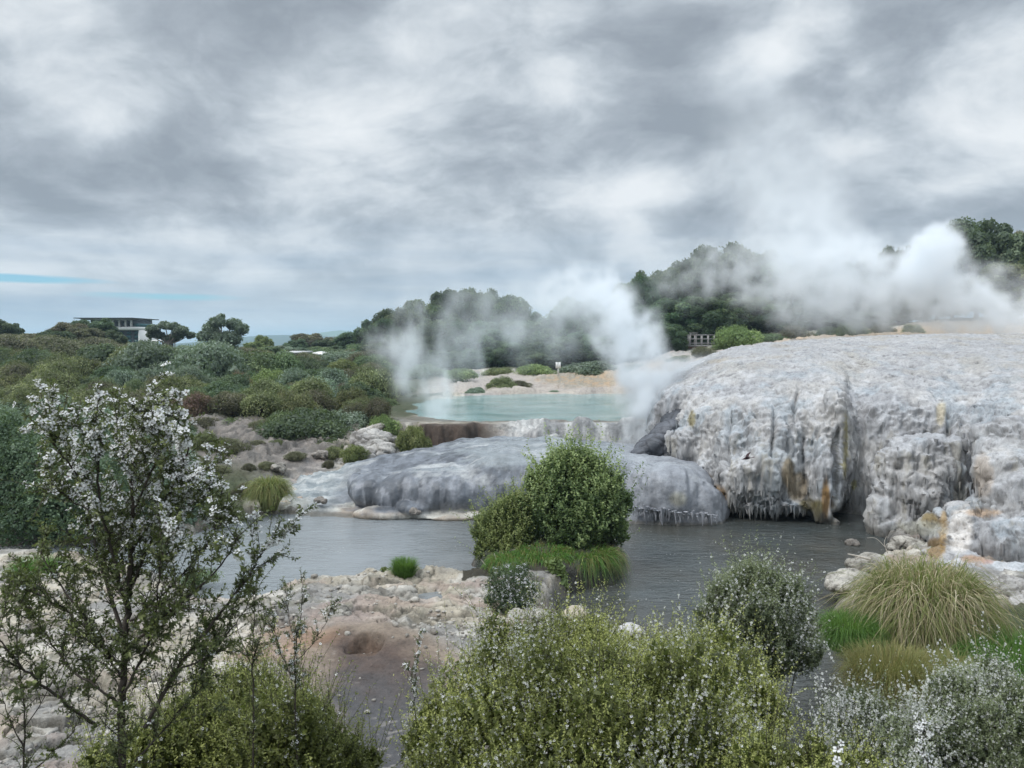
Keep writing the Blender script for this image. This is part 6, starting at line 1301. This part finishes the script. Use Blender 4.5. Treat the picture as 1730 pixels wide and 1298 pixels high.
# ------------------------------------------------------------------ steam
def steam_mat(name, gain, nsc, lo, hi, aniso=.2):
    m, nt, out = new_mat(name)
    v = N(nt, 'ShaderNodeVolumePrincipled'); v.inputs['Color'].default_value = (.965, .985, 1.0, 1); v.inputs['Anisotropy'].default_value = aniso
    v.inputs['Density'].default_value = 1
    at = N(nt, 'ShaderNodeAttribute', attribute_name='density').outputs['Fac']
    LK(nt, math_(nt, 'MULTIPLY', at, gain), v.inputs['Density']); v.inputs['Density Attribute'].default_value = ''
    LK(nt, v.outputs[0], out.inputs['Volume'])
    return m
def steam(name, label, pts, voxel, gain, nscale=.35, warp=1.2, lo=.42, hi=.62, wisp=1.0, seed=0.0, edge=1.0, vstretch=1.0):
    """pts: (u, v, Y, radius px, strength): puffs strung along the plume; the field is evaluated on a grid in the scene"""
    pp = []
    for (u, v, Y, rr, s) in pts:
        q = P(u, v, Y); pp.append((*q, rr * PXM(Y), s))
    pp = np.array(pp)
    # fill in between neighbours so that the plume is continuous
    A = []
    for i in range(len(pp) - 1):
        if pts[i + 1][3] < 0: continue
        for t in np.linspace(0, 1, 7)[:-1]: A.append(pp[i] * (1 - t) + pp[i + 1] * t)
    A.append(pp[-1]); A = np.array(A)
    me = bpy.data.meshes.new(name); me.vertices.add(len(A)); me.vertices.foreach_set('co', A[:, :3].astype(np.float32).ravel())
    for nm, c_ in (('rad', 3), ('str', 4)):
        at = me.attributes.new(nm, 'FLOAT', 'POINT'); at.data.foreach_set('value', A[:, c_].astype(np.float32))
    o = obj(name, me); tagp(o, label, 'steam', kind='stuff')
    mat = steam_mat(name, gain, nscale, lo, hi); me.materials.append(mat)
    lo_b = (A[:, :3] - A[:, 3:4] * 1.15 - warp * .4).min(0); hi_b = (A[:, :3] + A[:, 3:4] * 1.15 + warp * .4).max(0)
    ng = bpy.data.node_groups.new(name + '_field', 'GeometryNodeTree')
    ng.interface.new_socket('Geometry', in_out='INPUT', socket_type='NodeSocketGeometry'); ng.interface.new_socket('Geometry', in_out='OUTPUT', socket_type='NodeSocketGeometry')
    gi = ng.nodes.new('NodeGroupInput'); go = ng.nodes.new('NodeGroupOutput'); L = ng.links.new
    vc = ng.nodes.new('GeometryNodeVolumeCube')
    vc.inputs['Min'].default_value = tuple(map(float, lo_b)); vc.inputs['Max'].default_value = tuple(map(float, hi_b))
    res = np.maximum(4, np.ceil((hi_b - lo_b) / voxel).astype(int))
    for a_, r_ in zip('XYZ', res): vc.inputs['Resolution ' + a_].default_value = int(r_)
    pos = ng.nodes.new('GeometryNodeInputPosition')
    def vm(op, a, b=None, sc=None):
        n = ng.nodes.new('ShaderNodeVectorMath'); n.operation = op
        for i, x in enumerate((a, b)):
            if x is None: continue
            if isinstance(x, bpy.types.NodeSocket): L(x, n.inputs[i])
            else: n.inputs[i].default_value = x
        if sc is not None:
            if isinstance(sc, bpy.types.NodeSocket): L(sc, n.inputs['Scale'])
            else: n.inputs['Scale'].default_value = sc
        return n
    def mt(op, a, b=None, c=None):
        n = ng.nodes.new('ShaderNodeMath'); n.operation = op
        for i, x in enumerate((a, b, c)):
            if x is None: continue
            if isinstance(x, bpy.types.NodeSocket): L(x, n.inputs[i])
            else: n.inputs[i].default_value = x
        return n.outputs[0]
    def tex(vec, sc, det, col=False, rough=.55):
        n = ng.nodes.new('ShaderNodeTexNoise'); n.inputs['Scale'].default_value = sc; n.inputs['Detail'].default_value = det; n.inputs['Roughness'].default_value = rough; L(vec, n.inputs['Vector'])
        return n.outputs[1] if col else n.outputs[0]
    p0 = vm('ADD', pos.outputs[0], (seed, seed * 1.7, -seed)).outputs[0]
    p0s = vm('MULTIPLY', p0, (1, 1, vstretch)).outputs[0]
    wv = vm('SUBTRACT', tex(p0s, nscale, 4, True), (.5, .5, .5)).outputs[0]
    pw = vm('ADD', pos.outputs[0], vm('SCALE', wv, sc=warp * 2).outputs[0]).outputs[0]
    sn = ng.nodes.new('GeometryNodeSampleNearest'); sn.domain = 'POINT'; L(gi.outputs[0], sn.inputs['Geometry']); L(pw, sn.inputs['Sample Position'])
    def samp(field_sock, typ):
        n = ng.nodes.new('GeometryNodeSampleIndex'); n.data_type = typ; n.domain = 'POINT'; L(gi.outputs[0], n.inputs['Geometry']); L(field_sock, n.inputs['Value']); L(sn.outputs[0], n.inputs['Index']); return n.outputs[0]
    def named(nm):
        n = ng.nodes.new('GeometryNodeInputNamedAttribute'); n.data_type = 'FLOAT'; n.inputs['Name'].default_value = nm; return n.outputs['Attribute']
    pos2 = ng.nodes.new('GeometryNodeInputPosition')
    cpos = samp(pos2.outputs[0], 'FLOAT_VECTOR'); rad = samp(named('rad'), 'FLOAT'); st = samp(named('str'), 'FLOAT')
    d = vm('DISTANCE', pw, cpos).outputs['Value']
    f = mt('SUBTRACT', 1.0, mt('DIVIDE', d, rad)); f = mt('MAXIMUM', f, 0.0)
    f = mt('MINIMUM', mt('MULTIPLY', f, edge * 2.0), 1.0)
    n2 = tex(vm('ADD', p0s, vm('SCALE', wv, sc=1.5).outputs[0]).outputs[0], nscale * 2.2, 5, rough=.6)
    mr = ng.nodes.new('ShaderNodeMapRange'); mr.interpolation_type = 'SMOOTHSTEP'; L(n2, mr.inputs[0]); mr.inputs[1].default_value = lo; mr.inputs[2].default_value = hi; mr.inputs[3].default_value = 1 - wisp; mr.inputs[4].default_value = 1
    dens = mt('MULTIPLY', mt('MULTIPLY', mt('MULTIPLY', f, f), st), mr.outputs[0])
    L(dens, vc.inputs['Density'])
    sm = ng.nodes.new('GeometryNodeSetMaterial'); sm.inputs['Material'].default_value = mat
    L(vc.outputs[0], sm.inputs[0]); L(sm.outputs[0], go.inputs[0])
    md = o.modifiers.new('field', 'NODES'); md.node_group = ng
    return o
# geyser plume at the left foot of the terrace, leaning away up-left
steam('geyser_steam', 'dense white steam plume rising from the foot of the terrace and drifting left',
      [(1066, 752, 31.5, 30, 1.3), (1078, 720, 32, 42, 1.5), (1088, 680, 32.5, 54, 1.5), (1090, 635, 33, 60, 1.4), (1075, 590, 33.5, 66, 1.2), (1050, 545, 34, 72, 1.1), (1025, 505, 34.5, 66, .8), (985, 490, 35.5, 60, .5), (940, 500, 36.5, 70, .3)], .14, 2.5, nscale=.5, warp=1.15, lo=.40, hi=.66, wisp=.96, seed=3)
steam('steam', 'thin steam veil drifting left from the geyser across the grove', [(1030, 540, 36, 80, .6), (970, 550, 38, 95, .6), (900, 540, 40, 95, .55), (840, 530, 42, 85, .45), (780, 520, 44, 75, .35), (730, 530, 45, 60, .25)], .25, .62, nscale=.28, warp=1.8, lo=.40, hi=.66, wisp=1, seed=9, vstretch=.8)
steam('steam', 'steam wisps rising from the left end of the turquoise pool', [(775, 715, 39, 22, .8), (755, 690, 40.5, 45, .8), (720, 650, 43, 60, .7), (690, 610, 45, 64, .6), (660, 570, 47, 62, .5), (700, 540, 48, 66, .4), (780, 580, 46, 50, .3), (760, 630, 44, 50, .45)], .22, 1.0, nscale=.34, warp=1.5, lo=.44, hi=.66, wisp=1, seed=15, vstretch=.6)
steam('steam', 'low white mist against the upper left shoulder of the terrace', [(1085, 660, 33, 34, .9), (1125, 640, 34, 40, .9), (1175, 625, 36.5, 34, .6), (1220, 615, 39, 22, .3)], .16, 1.0, nscale=.5, warp=.7, lo=.38, hi=.62, wisp=.8, seed=21)
steam('steam_cloud', 'broad bank of white steam billowing behind the terrace top', [(1760, 545, 52, 80, 1.4), (1690, 530, 52, 90, 1.5), (1620, 510, 52, 96, 1.4), (1560, 480, 52, 100, 1.3), (1500, 495, 52, 100, 1.1), (1430, 480, 52, 115, .9), (1370, 460, 52, 125, .8), (1310, 445, 52, 115, .65), (1250, 450, 53, 100, .45), (1180, 460, 54, 70, .35), (1120, 470, 54, 60, .25)], .22, 1.0, nscale=.34, warp=2.8, lo=.42, hi=.68, wisp=.97, seed=27)
steam('steam_cloud', 'rounded steam billow rising left of the largest tree', [(1560, 470, 51, 50, 1.6), (1575, 420, 50, 44, 1.6), (1590, 410, 50, 40, 1.6)], .16, .8, nscale=.45, warp=1.3, lo=.30, hi=.56, wisp=.75, seed=33, edge=1.5)
steam('steam_cloud', 'tall thinning steam column climbing into the cloudy sky', [(1390, 460, 53, 110, .7), (1360, 400, 54, 110, .6), (1340, 340, 55, 110, .5), (1310, 280, 56, 110, .38), (1290, 220, 57, 120, .22), (1275, 160, 58, 110, .1)], .35, .55, nscale=.26, warp=2.4, lo=.38, hi=.62, wisp=.8, seed=39)
steam('steam', 'faint steam rising from the dark cave in the terrace face', [(1452, 880, 24.6, 22, .5), (1456, 840, 24.9, 26, .4), (1462, 790, 25.3, 26, .3), (1468, 740, 25.8, 26, .2), (1490, 690, 27.0, 26, .12)], .12, .9, nscale=.8, warp=.4, lo=.40, hi=.62, wisp=.8, seed=45)
# ------------------------------------------------------------------ air
def haze_box():
    m, nt, out = new_mat('haze_air'); v = N(nt, 'ShaderNodeVolumePrincipled'); v.inputs['Color'].default_value = (.62, .82, 1.0, 1); v.inputs['Density'].default_value = .0003; v.inputs['Anisotropy'].default_value = .1
    LK(nt, v.outputs[0], out.inputs['Volume'])
    mb = MB(); mb.box((0, 2950, 43), (48000, 6200 + 200, 100)); o = mb.build('haze', m, smooth=False); tagp(o, 'thin blue air between here and the far hills', 'haze', kind='stuff')
haze_box()
# ------------------------------------------------------------------ sky and light
def build_sky():
    w = bpy.data.worlds.new('World'); scene.world = w; w.use_nodes = True
    nt = w.node_tree; nt.nodes.clear()
    out = nt.nodes.new('ShaderNodeOutputWorld')
    sky = N(nt, 'ShaderNodeTexSky', sky_type='NISHITA'); sky.sun_disc = False
    sky.sun_elevation = SUN_EL; sky.sun_rotation = SUN_ROT; sky.air_density = 1.0; sky.dust_density = .6; sky.ozone_density = 2
    b0 = N(nt, 'ShaderNodeBackground'); LK(nt, mixc(nt, sky.outputs[0], (.55, .92, 1.15), 1.0, 'MULTIPLY'), b0.inputs[0]); b0.inputs[1].default_value = .10
    d = N(nt, 'ShaderNodeTexCoord').outputs['Generated']
    sx = N(nt, 'ShaderNodeSeparateXYZ'); LK(nt, d, sx.inputs[0]); X, Y, Z = sx.outputs
    zz = math_(nt, 'ADD', math_(nt, 'MAXIMUM', Z, 0.0), .38)
    px, py = math_(nt, 'DIVIDE', X, zz), math_(nt, 'DIVIDE', Y, zz)
    cb = N(nt, 'ShaderNodeCombineXYZ'); LK(nt, px, cb.inputs[0]); LK(nt, py, cb.inputs[1]); p = cb.outputs[0]
    def off(vec, o):
        a = N(nt, 'ShaderNodeVectorMath', operation='ADD'); LK(nt, vec, a.inputs[0]); a.inputs[1].default_value = o; return a.outputs[0]
    def warp(vec, sc, amt, seed, det=3):
        n = N(nt, 'ShaderNodeTexNoise'); n.inputs['Scale'].default_value = sc; n.inputs['Detail'].default_value = det
        LK(nt, off(vec, (seed, seed * 2, seed * .7)), n.inputs['Vector'])
        s = N(nt, 'ShaderNodeVectorMath', operation='SUBTRACT'); LK(nt, n.outputs[1], s.inputs[0]); s.inputs[1].default_value = (.5, .5, .5)
        m = N(nt, 'ShaderNodeVectorMath', operation='SCALE'); LK(nt, s.outputs[0], m.inputs[0]); m.inputs['Scale'].default_value = amt
        a = N(nt, 'ShaderNodeVectorMath', operation='ADD'); LK(nt, vec, a.inputs[0]); LK(nt, m.outputs[0], a.inputs[1])
        return a.outputs[0]
    def tex(vec, sc, det, rough):
        n = N(nt, 'ShaderNodeTexNoise'); n.inputs['Scale'].default_value = sc; n.inputs['Detail'].default_value = det; n.inputs['Roughness'].default_value = rough
        LK(nt, vec, n.inputs['Vector']); return n.outputs[0]
    q = warp(warp(p, 1.1, .35, 3.1), 5.0, .09, 6.3, 5)
    A = tex(off(q, SKY_A), 1.1, 5, .5)          # big masses
    B = tex(off(q, SKY_B), 3.2, 9, .60)          # billows
    B2 = tex(off(q, (SKY_B[0] + .05, SKY_B[1] + .10, SKY_B[2])), 3.0, 4, .45)   # the same billows nearer the light: the difference is the lit edge
    C = tex(off(q, (5, 3, 8)), 5.5, 5, .5)
    def puff(vec, sc, det):
        v = N(nt, 'ShaderNodeTexVoronoi', feature='SMOOTH_F1', voronoi_dimensions='2D'); v.inputs['Scale'].default_value = sc; v.inputs['Detail'].default_value = det; v.inputs['Roughness'].default_value = .55; v.inputs['Smoothness'].default_value = .6
        v.normalize = True; LK(nt, vec, v.inputs['Vector']); return v.outputs['Distance']
    V1 = puff(off(q, (2, 9, 4)), 3.4, 2.0)
    puffs = math_(nt, 'MULTIPLY', math_(nt, 'SUBTRACT', .36, V1), .34)
    edge = math_(nt, 'MULTIPLY', math_(nt, 'SUBTRACT', B, B2), .7)
    t = math_(nt, 'ADD', math_(nt, 'ADD', math_(nt, 'MULTIPLY', A, .36), math_(nt, 'MULTIPLY', B, .42)), math_(nt, 'MULTIPLY', C, .22))
    def blob(az, el, raz, rel, amt):
        """a brighter or darker part of the cloud sheet round a direction (degrees)"""
        a = math_(nt, 'ARCTAN2', X, Y); e = math_(nt, 'ARCSINE', Z)
        da = math_(nt, 'DIVIDE', math_(nt, 'SUBTRACT', a, R(az)), R(raz)); de = math_(nt, 'DIVIDE', math_(nt, 'SUBTRACT', e, R(el)), R(rel))
        r2 = math_(nt, 'ADD', math_(nt, 'MULTIPLY', da, da), math_(nt, 'MULTIPLY', de, de))
        return math_(nt, 'MULTIPLY', math_(nt, 'EXPONENT', math_(nt, 'MULTIPLY', r2, -1)), amt)
    for bl in SKY_BLOBS: t = math_(nt, 'ADD', t, blob(*bl))
    t = math_(nt, 'ADD', math_(nt, 'ADD', t, edge), puffs)
    t = math_(nt, 'MULTIPLY_ADD', t, .92, .03)
    c = ramp(nt, t, [(.28, (.245, .278, .318)), (.40, (.32, .357, .402)), (.48, (.395, .438, .482)), (.55, (.485, .528, .57)), (.63, (.585, .622, .655)), (.75, (.69, .717, .74))])
    # the low sky is bluer and streaked
    mp = N(nt, 'ShaderNodeMapping'); mp.inputs['Scale'].default_value = (1.6, 1.6, 20); LK(nt, d, mp.inputs[0])
    S = tex(warp(mp.outputs[0], .5, .35, 8), 1.6, 6, .55)
    low = ramp(nt, S, [(.34, (.28, .37, .47)), (.46, (.38, .45, .52)), (.56, (.49, .55, .595)), (.68, (.61, .65, .68))])
    lowm = ramp(nt, math_(nt, 'ADD', Z, math_(nt, 'MULTIPLY', math_(nt, 'SUBTRACT', S, .5), .08)), [(.02, (1, 1, 1)), (.15, (0, 0, 0))])
    c = mixc(nt, c, low, math_(nt, 'MULTIPLY', lowm, .85))
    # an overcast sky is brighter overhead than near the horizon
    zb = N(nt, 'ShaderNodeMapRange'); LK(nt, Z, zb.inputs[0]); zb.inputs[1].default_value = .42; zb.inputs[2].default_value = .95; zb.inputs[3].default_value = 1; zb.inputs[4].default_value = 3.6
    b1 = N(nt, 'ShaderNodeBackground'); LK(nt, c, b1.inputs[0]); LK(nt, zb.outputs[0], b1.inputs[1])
    # blue gaps low on the left
    gap = math_(nt, 'MAXIMUM', blob(-32, 4.0, 8, .42, 1.06), blob(-23.5, 3.15, 8, .36, 1.12))
    gm_ = ramp(nt, math_(nt, 'ADD', gap, math_(nt, 'MULTIPLY', math_(nt, 'SUBTRACT', tex(mp.outputs[0], 2.4, 6, .6), .5), 1.3)), [(.6, (0, 0, 0)), (1.15, (1, 1, 1))])
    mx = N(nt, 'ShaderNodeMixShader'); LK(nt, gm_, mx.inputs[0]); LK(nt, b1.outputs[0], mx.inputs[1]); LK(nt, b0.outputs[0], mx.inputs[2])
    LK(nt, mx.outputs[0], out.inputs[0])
    w.cycles.sampling_method = 'MANUAL'; w.cycles.sample_map_resolution = 512
SUN_EL, SUN_ROT = R(48), R(-60)
SKY_A = (4.2, 1.7, 0.3); SKY_B = (1.1, 7.3, 2.0)
# azimuth, elevation, radii, brightness
SKY_BLOBS = [(-31, 15, 10, 3.0, .09), (-24, 10.6, 13, 1.9, -.12), (-32, 20.5, 5, 2.5, .02), (-14, 23, 12, 3, -.05), (6, 23, 14, 4, -.05), (1, 17.8, 5, 1.3, .10), (16, 18.5, 5, 1.6, .10), (10, 15.3, 10, 1.8, -.08),
             (20, 22, 12, 3, -.04), (31, 17, 5, 2.0, .07), (6, 10.9, 9, 1.2, .12), (-14, 9, 8, 1.6, -.05), (-20, 6.5, 10, 1.2, .08), (-14, 14, 5, 2, .05), (30, 10, 6, 1.3, .07)]
build_sky()
sl_ = bpy.data.lights.new('sun', 'SUN'); so = bpy.data.objects.new('sun', sl_); COL.objects.link(so)
sl_.energy = 1.5; sl_.angle = R(14); sl_.color = (1, .98, .95)
az = SUN_ROT; dirv = Vector((math.sin(az) * math.cos(SUN_EL), math.cos(az) * math.cos(SUN_EL) , math.sin(SUN_EL)))
dirv = Vector((-.62, -.35, .75)).normalized()
so.rotation_euler = dirv.to_track_quat('Z', 'Y').to_euler()
SUN_EL = math.asin(dirv.z)
scene.world.node_tree.nodes['Sky Texture'].sun_elevation = SUN_EL
scene.world.node_tree.nodes['Sky Texture'].sun_rotation = math.atan2(dirv.x, dirv.y)

scene.view_settings.view_transform = 'Standard'; scene.view_settings.look = 'None'
scene.view_settings.exposure = .32; scene.view_settings.gamma = 1
scene.view_settings.use_curve_mapping = False
c_ = scene.cycles
c_.use_denoising = True
try: c_.denoiser = 'OPENIMAGEDENOISE'
except Exception: pass
c_.max_bounces = 12; c_.diffuse_bounces = 3; c_.glossy_bounces = 3; c_.transmission_bounces = 4; c_.volume_bounces = 10; c_.transparent_max_bounces = 8
c_.use_adaptive_sampling = True; c_.adaptive_threshold = .015
c_.caustics_reflective = False; c_.caustics_refractive = False
c_.volume_step_rate = 1.0; c_.volume_max_steps = 256
c_.sample_clamp_indirect = 6
